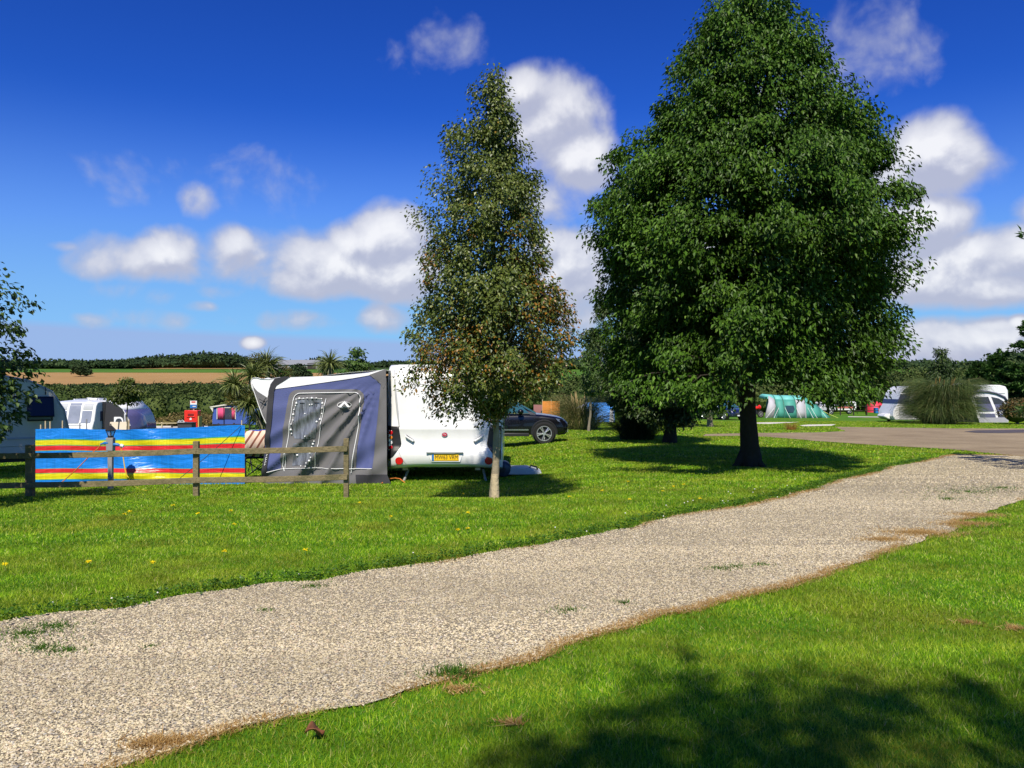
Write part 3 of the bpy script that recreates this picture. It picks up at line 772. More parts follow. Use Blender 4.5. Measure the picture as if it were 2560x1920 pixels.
# ------------------------------------------------------------------ shared materials
M_WHITE = mat('caravan_white', (.78, .78, .77), .28, .5, var=.02, scale=2, coat=.3, dirt=((.60, .58, .53), 2.2, .3))
M_WGREY = mat('moulding_grey', (.45, .46, .47), .4, var=.05)
M_BLACK = mat('black_plastic', (.018, .018, .02), .45, var=.2)
M_RUBBER = mat('tyre_rubber', (.02, .02, .02), .85, .2, var=.25, scale=20)
M_ALLOY = mat('alloy', (.62, .63, .65), .3, .5, .75, var=.06)
M_STEEL = mat('galvanised', (.27, .27, .27), .7, .3, .0, var=.12, scale=14)
M_RED = mat('red_lens', (.55, .008, .012), .15, .6, var=.15, scale=30, coat=.6)
M_AMBER = mat('amber_lens', (.75, .22, .02), .15, .6, coat=.6)
M_CLEAR = mat('clear_lens', (.75, .75, .76), .12, .6, coat=.6)
M_WOOD = mat('weathered_wood', (.20, .16, .085), .85, .25, var=.45, scale=12, bump=.8, bscale=26, dirt=((.075, .08, .03), 4, .85))
M_PALE = mat('pale_wood', (.58, .46, .29), .7, .3, var=.15, scale=9)
M_GLASSD = glassmat('dark_glass', (.045, .05, .075))
M_GLASSG = glassmat('grey_glass', (.25, .27, .33), .1)
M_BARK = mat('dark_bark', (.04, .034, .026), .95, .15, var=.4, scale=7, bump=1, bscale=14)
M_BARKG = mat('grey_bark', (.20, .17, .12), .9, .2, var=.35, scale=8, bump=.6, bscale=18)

# ------------------------------------------------------------------ post and rail fence
FYY = 11.9
fb = (XP(490, FYY), FYY)
t = thing('post_and_rail_fence', 'weathered wooden post and rail fence in front of the striped windbreak', 'fence', (fb[0], FYY, gz(*fb)))
def fl(px, py): return (XP(px, FYY) - t.location.x, ZP(py, FYY) - t.location.z)
pp = [(-320, 1118, 1264, 15), (76, 1112, 1262, 17), (491, 1103, 1252, 13.5), (866, 1096, 1248, 12.5)]
for (px, y0, y1, w) in pp:
    x, z1 = fl(px, y0); _, z0 = fl(px, y1)
    wm = w * FYY / F; b = MB().box((x, 0, (z0 - .1 + z1) / 2), (wm, wm, z1 - z0 + .1), rz=.04)
    obj('post', b, M_WOOD, t, bevel=.006)
for ya, h in (((1139, 1138, 1127, 1120.5), .083), ((1214, 1211, 1199, 1191), .083)):
    for i in range(3):
        x0, z0 = fl(pp[i][0] - 7, ya[i]); x1, z1 = fl(pp[i + 1][0] + 5, ya[i + 1])
        if i: x0 += .06
        yb = -pp[i][3] * FYY / F / 2 - .024
        b = MB()
        n = 8
        rings = []
        for k in range(n + 1):
            f_ = k / n; x = x0 + (x1 - x0) * f_; z = z0 + (z1 - z0) * f_ - .012 * math.sin(PI * f_) + random.uniform(-.002, .002)
            rings.append([(x, yb - .018, z - h / 2), (x, yb + .018, z - h / 2), (x, yb + .018, z + h / 2), (x, yb - .018, z + h / 2)])
        b.loft(rings); obj('rail', b, M_WOOD, t, bevel=.004)

# ------------------------------------------------------------------ windbreak
WY = 15.2
def stripemat():
    m, nt, b = newmat('striped_plastic')
    uv = nd(nt, 'ShaderNodeUVMap', uv_map='UVMap'); sp = nd(nt, 'ShaderNodeSeparateXYZ', {0: uv.outputs[0]})
    cr = nd(nt, 'ShaderNodeValToRGB', {0: sp.outputs[1]}); cr.color_ramp.interpolation = 'CONSTANT'
    BL, YE, RE, GR = (.012, .205, .68), (.68, .60, .01), (.64, .022, .03), (.06, .36, .12)
    st = [(0, BL), (.035, BL), (.075, GR), (.088, YE), (.188, GR), (.2, RE), (.275, GR), (.285, BL), (.595, GR), (.607, RE), (.69, GR), (.705, YE), (.79, GR), (.81, BL)]
    e = cr.color_ramp.elements
    while len(e) < len(st): e.new(.5)
    for i, (p, c) in enumerate(st): e[i].position = p; e[i].color = c4(c)
    tc = nd(nt, 'ShaderNodeTexCoord')
    mp = nd(nt, 'ShaderNodeMapping', {0: tc.outputs['Object'], 3: (24, 1, .7)})
    n1 = nd(nt, 'ShaderNodeTexNoise', {'Vector': mp.outputs[0], 'Scale': 1.5, 'Detail': 5})
    mr = nd(nt, 'ShaderNodeMapRange', {0: n1.outputs[0], 1: .3, 2: .7, 3: .86, 4: 1.12})
    s_ = nd(nt, 'ShaderNodeVectorMath', {0: cr.outputs[0]}, operation='SCALE'); nt.links.new(mr.outputs[0], s_.inputs['Scale'])
    nt.links.new(s_.outputs[0], b.inputs['Base Color']); b.inputs['Roughness'].default_value = .33; b.inputs['Specular IOR Level'].default_value = .5
    mp2 = nd(nt, 'ShaderNodeMapping', {0: tc.outputs['Object'], 2: (0, -.5, 0), 3: (1.6, 1, 6)})
    n2 = nd(nt, 'ShaderNodeTexNoise', {'Vector': mp2.outputs[0], 'Scale': 1.3, 'Detail': 4, 'Distortion': .8})
    bp = nd(nt, 'ShaderNodeBump', {'Height': n2.outputs[0], 'Strength': .55, 'Distance': .05}); nt.links.new(bp.outputs[0], b.inputs['Normal'])
    return m
wx0, wx1 = XP(88, WY), XP(612, WY)
wb = thing('windbreak', 'blue windbreak with red and yellow stripes staked behind the wooden fence', 'windbreak', ((wx0 + wx1) / 2, WY, gz((wx0 + wx1) / 2, WY)))
tops = [(88, 1073), (150, 1071), (211, 1072), (235, 1074), (316, 1074), (450, 1070), (600, 1062), (612, 1064)]
bots = [(88, 1211), (211, 1210), (316, 1208), (450, 1212), (612, 1212)]
nx, nz = 150, 30
rows = []; uvs = []
polepx = [100, 211, 316, 492, 603]
for k in range(nz + 1):
    v = k / nz; row = []
    for i in range(nx + 1):
        u_ = i / nx; px = 88 + 524 * u_
        py = np.interp(px, *zip(*bots)) * (1 - v) + np.interp(px, *zip(*tops)) * v
        dpole = min(abs(px - q_) for q_ in polepx) / 55
        sag = .05 * (1 - math.exp(-dpole * dpole * 2))
        w = .028 * (float(fbm(np.array([px * .02, v * 3.5 + px * .012, 4.]), 3)) - .5)
        pull = -.10 * math.exp(-((px - 318) / 60) ** 2 - ((v - .12) / .16) ** 2) + .05 * math.exp(-((px - 250) / 70) ** 2 - ((v - .02) / .1) ** 2)
        fold = .022 * math.sin((px - 300) * .05 + v * 9) * math.exp(-((px - 330) / 110) ** 2)
        row.append((XP(px, WY) - wb.location.x, sag + w + pull + fold, ZP(py, WY) - wb.location.z)); 
    rows.append(row)
o = obj('cloth', MB().grid(rows), stripemat(), wb, 180)
ul = o.data.uv_layers.new(name='UVMap')
for lp in o.data.loops:
    vi = lp.vertex_index; ul.data[lp.index].uv = ((vi % (nx + 1)) / nx, (vi // (nx + 1)) / nz)
for (px, py) in ((98, 1062), (108, 1053), (122, 1054), (150, 1052), (193, 1058), (211, 1048), (316, 1049), (492, 1071), (600, 1051)):
    x = XP(px, WY) - wb.location.x
    obj('stake', MB().tube([(x, .075, -.15), (x + random.uniform(-.02, .02), .075, ZP(py, WY) - wb.location.z)], .0115, 8), M_STEEL if px in (193, 211) else M_PALE, wb)
a = P(603, 1065, WY); 
tag(obj('guy_rope', MB().tube([a + Vector((0, -.02, 0)), a.lerp(Vector((a.x - 1.05, WY - .85, gz(a.x, WY - 1))), .5) + Vector((0, 0, -.03)), (a.x - 1.05, WY - .85, gz(a.x - 1, WY - .85))], .006, 6), M_BLACK), 'thin dark guy rope pegged out from the end stake of the windbreak', 'rope')

# ------------------------------------------------------------------ lantern post with hook-up, cables
LY = 14.5
lx, lz = XP(277, LY), gz(XP(277, LY), LY)
lp = thing('lantern_post', 'grey metal hook-up post topped by a black lantern', 'lamp post', (lx, LY, lz))
def lzp(py): return ZP(py, LY) - lz
obj('post', MB().box((0, 0, lzp(1127) / 2 - .05), (.078, .078, lzp(1127) + .1)), M_STEEL, lp, bevel=.006)
obj('socket_housing', MB().box((0, 0, (lzp(1127) + lzp(1094)) / 2), (.122, .11, lzp(1094) - lzp(1127))), M_STEEL, lp, bevel=.008)
b = MB(); z0, z1, z2 = lzp(1093.5), lzp(1077), lzp(1060)
b.disc((0, 0, z0 + .015), (0, 0, 1), .055, .03, 6); b.disc((0, 0, z1 + .006), (0, 0, 1), .092, .014, 6)
b.tube([(0, 0, z1 + .012), (0, 0, z1 + .05), (0, 0, z2 - .03), (0, 0, z2 - .02)], [.098, .066, .022, .012], 6); b.ball((0, 0, z2 - .006), .014)
for k in range(6):
    a = k * PI / 3
    b.tube([(.047 * math.cos(a), .047 * math.sin(a), z0 + .02), (.084 * math.cos(a), .084 * math.sin(a), z1)], .006, 5)
obj('lantern_frame', b, M_BLACK, lp)
obj('lantern_glass', MB().tube([(0, 0, z0 + .03), (0, 0, z1 - .002)], [.043, .079], 6), glassmat('lantern_glass', (.5, .52, .5), .08, .4), lp)
obj('bulb', MB().tube([(0, 0, z0 + .03), (0, 0, z0 + .07), (0, 0, z0 + .11)], [.012, .014, .008], 8), M_CLEAR, lp)
M_BLUE = mat('blue_plastic', (.02, .16, .45), .4, var=.08)
M_YEL = mat('yellow_cable', (.75, .50, .03), .5, var=.08)
M_ORC = mat('orange_cable', (.70, .22, .05), .5, var=.08)
def cable(name, pts, r, m, label, plug):
    t_ = thing(name, label, 'cable', (lx, LY, lz))
    loc = Vector((lx, LY, lz)); q_ = [Vector(p) - loc for p in pts]
    c_ = []
    for a_, b_ in zip(q_[:-1], q_[1:]):
        for k in range(6): c_.append(a_.lerp(b_, k / 6) + Vector((0, 0, -.02 * math.sin(PI * k / 6))))
    obj('lead', MB().tube(c_ + [q_[-1]], r, 7), m, t_)
    e = q_[0]; d = plug[0]
    bb = MB().tube([e + Vector((d * .02, 0, -.012)), e + Vector((-d * .03, 0, 0)), e + Vector((-d * .05, 0, .006)), e + Vector((-d * .13, 0, .012))], [.012, .02, .03, .03], 10)
    obj('plug', bb, M_BLUE, t_)
    if plug[1]: obj('coupler', MB().tube([e + Vector((.0, 0, -.005)), e + Vector((.05, 0, -.02))], [.034, .026], 10), M_CLEAR, t_)
pa = P(254, 1109, LY - .03); pb = P(160, 1201, LY + .25); pc = P(128, 1222, LY + .3)
cable('hookup_cable', [pa, P(235, 1128, LY), pb, (pc.x, pc.y, gz(pc.x, pc.y) + .02)], .0085, M_ORC, 'orange hook-up cable running down to the grass on the left of the lantern post', (-1, 0))
pd = P(302, 1113, LY - .03)
g1 = gp(330, 1213); g2 = gp(366, 1229)
cable('hookup_cable', [pd, P(308, 1140, LY), P(314, 1178, LY), P(321, 1193, LY), (g1[0], g1[1], gz(*g1) + .02), (g2[0], g2[1], gz(*g2) + .015)], .0095, M_YEL, 'yellow hook-up cable with white coupler hanging from the lantern post onto the lawn', (1, 1))

# ------------------------------------------------------------------ wheel builder
def wheel(parent, c, r, w, m_rim, spokes=5, ax=(0, 1, 0), side=-1):
    c = Vector(c); d = Vector(ax)
    u0 = d.orthogonal().normalized(); v0 = d.cross(u0); tr = []
    for (q_, k_) in ((.70, -.44), (.93, -.5), (1, -.36), (1, .36), (.93, .5), (.70, .44), (.68, .1), (.68, -.1)):
        tr.append([c + (u0 * math.cos(2 * PI * i / 36) + v0 * math.sin(2 * PI * i / 36)) * r * q_ + d * w * k_ for i in range(36)])
    t_ = obj('wheel', MB().loft(tr + tr[:1], True, False), M_RUBBER, parent, 50)
    b = MB().ring(c + d * side * w * .42, d, r * .67, r * .045, 32, 6)
    b.disc(c + d * side * w * .3, d, r * .16, w * .3, 14)
    u = d.orthogonal().normalized(); v_ = d.cross(u)
    for k in range(spokes):
        for o_ in ((-.14, .14) if spokes <= 6 else (0,)):
            a0 = 2 * PI * k / spokes
            p0 = c + (u * math.cos(a0 + o_ * .9) + v_ * math.sin(a0 + o_ * .9)) * r * .13 + d * side * w * .44
            p1 = c + (u * math.cos(a0 + o_) + v_ * math.sin(a0 + o_)) * r * .66 + d * side * w * .40
            b.tube([p0, p1], [r * .045, r * .055], 6)
    obj('rim', b, m_rim, t_)
    obj('brake_disc', MB().disc(c - d * side * w * .02, d, r * .62, w * .2, 24), M_BLACK, t_)
    return t_

# ------------------------------------------------------------------ white caravan, rear towards us
CY = 15.7
cx, cz = XP(1110.5, CY), gz(XP(1110, CY), CY)
cv = thing('caravan', 'big white touring caravan seen from the rear with a yellow number plate', 'caravan', (cx, CY, cz))
def cl(px, py): return ((px - CX) * CY / F - cx, ZP(py, CY) - cz)
HWc = 145.5 * CY / F
prof = [(.26, .12), (.30, -.02), (.36, -.06), (.50, -.085), (.62, -.075), (.655, -.045), (.70, -.022), (.85, -.015), (1.01, -.02), (1.045, -.032), (1.08, -.012), (1.35, .005), (1.75, .025), (2.02, .06), (2.17, .115), (2.26, .22), (2.305, .42)]
# rear skin: rows up the back, columns across, wrapped round the corners
nxc = 80
rows = []
for (z, yo) in prof:
    row = []
    for i in range(nxc + 1):
        s_ = -1 + 2 * i / nxc
        e = abs(s_)
        x = s_ * HWc
        wrap = .16 * max(0, (e - .86) / .14) ** 2.2
        lowc = .0 if z > .33 else -.03 * (e ** 3) + .03 * (1 - e * e)
        row.append((x * (1 - .012 * max(0, z - 1.6)), yo + wrap + .04 * e * e, z + lowc))
    rows.append(row)
def skin_y(x, z):
    e = abs(x) / HWc
    return float(np.interp(z, [p[0] for p in prof], [p[1] for p in prof])) + .16 * max(0, (e - .86) / .14) ** 2.2 + .04 * e * e
def conform(name, poly, fy, off, m, parent, step):
    bm = bmesh.new(); bm.faces.new([bm.verts.new((p[0], 0, p[1])) for p in poly])
    for k in (0, 2):
        v_ = [v.co[k] for v in bm.verts]; lo, hi = min(v_), max(v_)
        for c in np.arange(math.ceil(lo / step) * step, hi, step):
            bmesh.ops.bisect_plane(bm, geom=bm.verts[:] + bm.edges[:] + bm.faces[:], plane_co=(c, 0, 0) if k == 0 else (0, 0, c), plane_no=(1, 0, 0) if k == 0 else (0, 0, 1))
    for v in bm.verts: v.co.y = fy(v.co.x, v.co.z) - off
    bmesh.ops.recalc_face_normals(bm, faces=bm.faces)
    me = bpy.data.meshes.new(name); bm.to_mesh(me); bm.free(); me.materials.append(m); me.shade_smooth()
    o_ = bpy.data.objects.new(name, me); COL.objects.link(o_); o_.parent = parent
    md = o_.modifiers.new('solid', 'SOLIDIFY'); md.thickness = .01; md.offset = 0
    return o_
rear = MB().grid(rows)
obj('rear_panel', rear, M_WHITE, cv, 50)
# sides, roof and floor
Lc = 6.3
cs = [(-HWc, .27), (-HWc, 1.9), (-HWc * .985, 2.17), (-HWc * .93, 2.27), (-HWc * .8, 2.305), (HWc * .8, 2.305), (HWc * .93, 2.27), (HWc * .985, 2.17), (HWc, 1.9), (HWc, .27)]
rg_ = []
for (y, dz, kx) in ((.205, 0, 1), (2, .05, 1), (4.6, .05, 1), (5.6, -.02, .99), (6.1, -.35, .97), (6.3, -.9, .95)):
    rg_.append([(x * kx, y, z + (dz if z > 1.2 else 0)) for x, z in cs])
obj('body_shell', MB().loft(rg_), M_WHITE, cv, 40)
obj('chassis', MB().box((0, 3.4, .235), (HWc * 1.86, 5.0, .08)).box((-.7, 3.6, .17), (.08, 4.6, .10)).box((.7, 3.6, .17), (.08, 4.6, .10)), M_BLACK, cv)
wheel(cv, (-HWc + .12, 3.1, .31), .31, .17, M_ALLOY, 5, (1, 0, 0), -1); wheel(cv, (HWc - .12, 3.1, .31), .31, .17, M_ALLOY, 5, (1, 0, 0), 1)
for s_ in (-1, 1):
    obj('corner_steady', MB().tube([(s_ * .75, .35, .2), (s_ * .82, .12, -.02)], .025, 6).box((s_ * .83, .1, -.03), (.12, .12, .03)), M_STEEL, cv)
    obj('skirt_tab', MB().box((s_ * .72 - .07, .2, .235), (.1, .04, .05)), M_PALE, cv)
    # dark cluster panel at the corner, built into the skin
    def sx(px): return s_ * abs(cl(px, 0)[0]) if s_ < 0 else -cl(px, 0)[0]
    poly = [(sx(967.5), cl(0, 1065)[1]), (sx(997), cl(0, 1066.5)[1]), (sx(1003.5), cl(0, 1108)[1]), (sx(1002), cl(0, 1116)[1]), (sx(984), cl(0, 1140)[1]), (sx(969), cl(0, 1150)[1])]
    tp = conform('cluster_panel', poly, skin_y, .006, M_BLACK, cv, .035)
    hx = sx(977); yh = .045
    obj('light_housing', MB().box((hx, yh - .012, cl(0, 1101)[1]), (.105, .05, .40), rz=-s_ * .25), M_ALLOY, tp, bevel=.01)
    for (py, m_) in ((1081.5, M_RED), (1094, M_AMBER), (1107, M_CLEAR), (1119, M_RED)):
        obj('tail_light', MB().disc((hx, yh - .042, cl(0, py)[1]), (-s_ * .2, 1, 0), .043 if m_ is M_RED else .036, .03, 18), m_, tp, bevel=.006)
    rx_, rz_ = sx(999), cl(0, 1151)[1]
    obj('reflector', MB().disc((rx_, -.045, rz_), (s_ * -.12, 1, 0), .079, .03, 28), M_RED, cv, bevel=.008)
    # grab handle in its scoop
    h0, h1 = (sx(1014), cl(0, 1087)[1]), (sx(1036), cl(0, 1103)[1])
    hb = MB().tube([(h0[0], -.005, h0[1]), (h0[0] * .975, -.05, h0[1] - .035), (h1[0] * 1.04, -.055, h1[1] + .01), (h1[0], -.01, h1[1])], [.012, .018, .022, .014], 8)
    obj('grab_handle', hb, M_WHITE, cv)
    obj('handle_scoop', MB().loft([[(h0[0], -.021, h0[1] + .012), (h1[0], -.028, h1[1] + .02), (h1[0], -.03, h1[1] - .03), (h0[0] * .985, -.021, h0[1] - .035)], [(h0[0], .02, h0[1] + .012), (h1[0], .02, h1[1] + .02), (h1[0], .02, h1[1] - .03), (h0[0] * .985, .02, h0[1] - .035)]]), M_BLACK, cv)
    # grey seam strip between back panel and corner
    sm_ = []
    for (px, py) in ((984, 925), (986, 960), (990, 1000), (994, 1035), (998, 1067)):
        x_, z_ = sx(px), cl(0, py)[1]; e = abs(x_) / HWc
        sm_.append((x_, float(np.interp(z_, [p[0] for p in prof], [p[1] for p in prof])) + .04 * e * e + .16 * max(0, (e - .86) / .14) ** 2.2 - .004, z_))
    obj('corner_trim', MB().tube(sm_, [.016, .018, .02, .02, .012], 8), M_WGREY, cv)
# number plate recess, lamp bar and plate
z0, z1 = cl(0, 1154)[1], cl(0, 1130)[1]
rec = [(cl(1068, 0)[0], z1), (cl(1160, 0)[0], z1), (cl(1151, 0)[0], z0), (cl(1080, 0)[0], z0)]
obj('plate_recess', MB().prism(rec, -.088, -.05), M_WHITE, cv, bevel=.006)
obj('plate_lamp', MB().box((cl(1113, 0)[0], -.105, cl(0, 1129.5)[1]), (.72, .05, .035)).box((cl(1113, 0)[0], -.11, cl(0, 1132)[1]), (.42, .03, .02)), M_WGREY, cv, bevel=.008)
npl = obj('number_plate', MB().box((cl(1114, 0)[0], -.094, cl(0, 1142.2)[1]), (.53, .012, .13)), mat('plate_yellow', (.80, .50, .01), .35, var=.02), cv, bevel=.003)
obj('blue_band', MB().box((cl(1083.5, 0)[0], -.1015, cl(0, 1142.2)[1]), (.042, .003, .122)), M_BLUE, npl)
rgo = textobj('registration', 'MW63 VRM', .112, M_BLACK, npl, (cl(1117.3, 0)[0], -.1015, cl(0, 1142.6)[1]), bold=0)
rgo.scale.x = .44 / rgo.dimensions.x
bx, bz = cl(1112, 1086)
em = obj('badge', MB().disc((bx, -.03, bz), (0, 1, 0), .042, .02, 24), M_ALLOY, cv); em.scale = (1.35, 1, 1); em.location.x = -bx * .35
obj('badge_face', MB().disc((bx, -.041, bz), (0, 1, 0), .036, .006, 24), mat('badge_red', (.5, .02, .05), .3), em)
obj('badge_mark', MB().tube([(bx - .022, -.046, bz + .008), (bx - .005, -.046, bz + .016), (bx + .004, -.046, bz), (bx + .018, -.046, bz + .006), (bx + .01, -.046, bz - .014)], .004, 5), M_CLEAR, em)
# bumper seams
obj('bumper_line', MB().tube([(x_, skin_y(x_, .658) - .002, .658) for x_ in np.linspace(-.9, .9, 30)], .004, 5), M_WGREY, cv)
for s_ in (-1, 1):
    obj('bumper_seam', MB().tube([(s_ * .90, -.068, .655), (s_ * .84, -.085, .5), (s_ * .72, -.075, .36)], .0035, 5), M_WGREY, cv)
# side window and front on the side away from the awning
obj('side_window', MB().box((HWc + .006, 2.2, 1.5), (.02, 1.3, .6)), M_GLASSD, cv, bevel=.02)
obj('hitch', MB().tube([(-.6, 6.1, .35), (0, 7.3, .42)], .05, 6).tube([(.6, 6.1, .35), (0, 7.3, .42)], .05, 6).tube([(0, 7.2, .42), (0, 7.45, .42)], .05, 8), M_STEEL, cv)

# water carriers on the grass beside the caravan
wy = 16.6
a = P(1261, 1176, wy)
wr_ = thing('water_roller', 'dark blue water roller lying by the right rear corner of the caravan', 'water carrier', (a.x, wy, gz(a.x, wy)))
obj('barrel', MB().tube([(-.02, -.2, .17), (-.02, -.17, .17), (-.02, .17, .17), (-.02, .2, .17)], [.12, .16, .16, .12], 20), mat('navy_plastic', (.03, .045, .07), .4), wr_, 60)
obj('cap', MB().disc((-.02, -.21, .17), (0, 1, 0), .05, .03, 14), M_BLACK, wr_)
a = P(1310, 1184, wy)
ws = thing('waste_carrier', 'low pale grey waste water carrier lying flat beside the caravan', 'water carrier', (a.x, wy + .1, gz(a.x, wy)))
wp = [(-.36, .02), (-.37, .12), (-.30, .17), (.06, .175), (.32, .10), (.37, .055), (.34, .02)]
obj('tank', MB().loft([[(x, -.26 + .02, z) for x, z in wp], [(x, -.28, z * .96 + .004) for x, z in wp], [(x, .28, z * .96 + .004) for x, z in wp]][1:]), mat('pale_grey_plastic', (.47, .50, .52), .5, var=.06), ws, bevel=.02)
obj('handle', MB().tube([(.12, -.1, .15), (.14, -.1, .2), (.26, -.1, .17), (.28, -.1, .11)], .018, 8), M_BLACK, ws)

# ------------------------------------------------------------------ porch awning
AY = 15.35
ax0 = XP(815, AY); az0 = gz(ax0, AY)
aw = thing('porch_awning', 'blue and grey porch awning with white roof zipped to the caravan side', 'awning', (ax0, AY, az0))
def al(px, py): return ((px - CX) * AY / F - ax0, ZP(py, AY) - az0)
ACX, ACZ = al(958, 935)
def wr(x, z):
    dx, dz = x - ACX, z - ACZ
    r = math.hypot(dx, dz); th = math.atan2(-dz, -dx)
    f_ = math.exp(-((th - .95) / .42) ** 2)
    s1 = math.sin(th * 17 + .9); w = f_ * (.145 * (abs(s1) ** .7 - .6) + .012 * math.sin(th * 47)) * min(r / .9, 1)
    n_ = float(fbm(np.array([x * 1.6, z * 1.6, 3.]), 3)) - .5
    low = math.exp(-((z - .35) / .5) ** 2) * .018 * math.sin((x * .8 - z) * 11)
    belly = -.05 * math.sin(PI * min(max((x + 1.2) / 2.3, 0), 1)) * math.sin(PI * min(max(z / 1.9, 0), 1))
    return w + n_ * .09 + low * 1.6 + belly
def fabric(name, poly, off, m, parent=aw, step=.045, smooth=180, px=True, solid=0):
    pts = [al(*p) for p in poly] if px else poly
    bm = bmesh.new(); bm.faces.new([bm.verts.new((p[0], 0, p[1])) for p in pts])
    for k in (0, 2):
        v_ = [v.co[k] for v in bm.verts]; lo, hi = min(v_), max(v_)
        for c in np.arange(math.ceil(lo / step) * step, hi, step):
            bmesh.ops.bisect_plane(bm, geom=bm.verts[:] + bm.edges[:] + bm.faces[:], plane_co=(c, 0, 0) if k == 0 else (0, 0, c), plane_no=(1, 0, 0) if k == 0 else (0, 0, 1))
    for v in bm.verts: v.co.y = wr(v.co.x, v.co.z) - off
    bmesh.ops.recalc_face_normals(bm, faces=bm.faces)
    me = bpy.data.meshes.new(name); bm.to_mesh(me); bm.free(); me.materials.append(m); me.shade_smooth()
    o_ = bpy.data.objects.new(name, me); COL.objects.link(o_); o_.parent = parent
    if solid:
        md = o_.modifiers.new('solid', 'SOLIDIFY'); md.thickness = solid
    return o_
def piping(name, pts, r, m, parent=aw, off=.02, sub=6):
    q_ = [al(*p) for p in pts]; c_ = []
    for (a_, b_) in zip(q_[:-1], q_[1:]):
        for k in range(sub):
            x = a_[0] + (b_[0] - a_[0]) * k / sub; z = a_[1] + (b_[1] - a_[1]) * k / sub; c_.append((x, wr(x, z) - off, z))
    x, z = q_[-1]; c_.append((x, wr(x, z) - off, z))
    return obj(name, MB().tube(c_, r, 6), m, parent)
M_AWB = mat('awning_blue', (.082, .10, .245), .65, .3, var=.06, bump=.15, bscale=60)
M_AWG = mat('awning_grey', (.145, .14, .145), .65, .3, var=.08, bump=.15, bscale=60)
M_AWD = mat('awning_charcoal', (.035, .035, .042), .7, .3, var=.12)
M_AWW = mat('awning_white', (.80, .80, .82), .6, .3, var=.03)
M_PIPE = mat('white_piping', (.85, .85, .85), .5, .3, var=.02)
fabric('side_panel', [(684, 975), (726, 952), (960, 926), (966, 1190), (950, 1192), (660, 1192), (666, 1180)], .0, M_AWB)
fabric('roof_panel', [(684, 973), (692, 962), (706, 953), (726, 943), (760, 942), (830, 940), (880, 936), (920, 932), (962, 923), (930, 937), (880, 946), (820, 955), (740, 966)], .012, M_AWW)
fabric('corner_panel', [(924, 937), (965, 922), (965, 958), (958, 972), (952, 960)], .014, M_AWG)
fabric('edge_panel', [(952, 955), (966, 945), (968, 1190), (930, 1190), (944, 1050)], .010, M_AWG)
rr_ = lambda cx_, cy_, r_, a0, a1, n=7: [(cx_ + r_ * math.cos(R(a0 + (a1 - a0) * k / n)), cy_ + r_ * math.sin(R(a0 + (a1 - a0) * k / n))) for k in range(n + 1)]
fabric('door_surround', rr_(745, 998, 24, 180, 270) + rr_(888, 996, 23, 270, 360) + [(902, 1060), (889, 1182), (700, 1182), (708, 1080)], .008, M_AWG)
piping('surround_piping', rr_(752, 1000, 17, 180, 270) + [(800, 982), (860, 981)] + rr_(887, 995, 14, 270, 360) + [(897, 1060), (888, 1120), (879, 1182)], .0075, M_PIPE, off=.026)
piping('door_zip', [(735, 996), (726, 1060), (718, 1120), (709, 1150), (706, 1165), (711, 1178)], .006, M_PIPE, off=.026)
piping('window_zip', [(817, 996), (806, 1050), (797, 1110), (787, 1170)], .006, M_PIPE, off=.026)
piping('hem_piping', [(667, 1181), (700, 1173), (760, 1169), (850, 1171), (931, 1171)], .006, M_PIPE, off=.026)
piping('door_edge', [(734, 1000), (724, 1080), (716, 1130), (712, 1171)], .006, M_PIPE, off=.024)
fabric('lower_band', [(663, 1180), (700, 1174), (760, 1170), (850, 1172), (934, 1172), (931, 1192), (662, 1192)], .012, M_AWG)
def pvcmat():
    m, nt, b = newmat('clear_pvc')
    tc = nd(nt, 'ShaderNodeTexCoord'); mp = nd(nt, 'ShaderNodeMapping', {0: tc.outputs['Object'], 2: (0, .75, 0), 3: (9, 1, 1.5)})
    n1 = nd(nt, 'ShaderNodeTexNoise', {'Vector': mp.outputs[0], 'Scale': 2.2, 'Detail': 4, 'Distortion': .6})
    mr = nd(nt, 'ShaderNodeMapRange', {0: n1.outputs[0], 1: .38, 2: .68})
    mx = nd(nt, 'ShaderNodeMix', {0: mr.outputs[0], 6: (.075, .08, .09, 1), 7: (.22, .24, .28, 1)}, data_type='RGBA')  # pale streaks of reflected light mixed into the base colour
    nt.links.new(mx.outputs[2], b.inputs['Base Color']); b.inputs['Roughness'].default_value = .12; b.inputs['Specular IOR Level'].default_value = .7
    bp = nd(nt, 'ShaderNodeBump', {'Height': n1.outputs[0], 'Strength': .7, 'Distance': .03}); nt.links.new(bp.outputs[0], b.inputs['Normal'])
    return m
fabric('window', [(743, 1000), (808, 998), (798, 1052), (790, 1094), (776, 1097), (738, 1096), (733, 1088)], .016, pvcmat())
fabric('lower_window', [(736, 1108), (789, 1103), (781, 1160), (730, 1164)], .016, pvcmat())
for (px, py, w) in ((757, 1013, 6), (794, 1012, 6)):
    obj('window_tie', MB().tube([(al(px - w, py)[0], wr(*al(px, py)) - .03, al(px, py - 6)[1]), (al(px + w, py)[0], wr(*al(px, py)) - .03, al(px, py - 6)[1])], .006, 5).tube([(al(px, py)[0], wr(*al(px, py)) - .03, al(px, py - 6)[1]), (al(px, py)[0], wr(*al(px, py)) - .03, al(px, py + 9)[1])], .005, 5), M_AWD, aw)
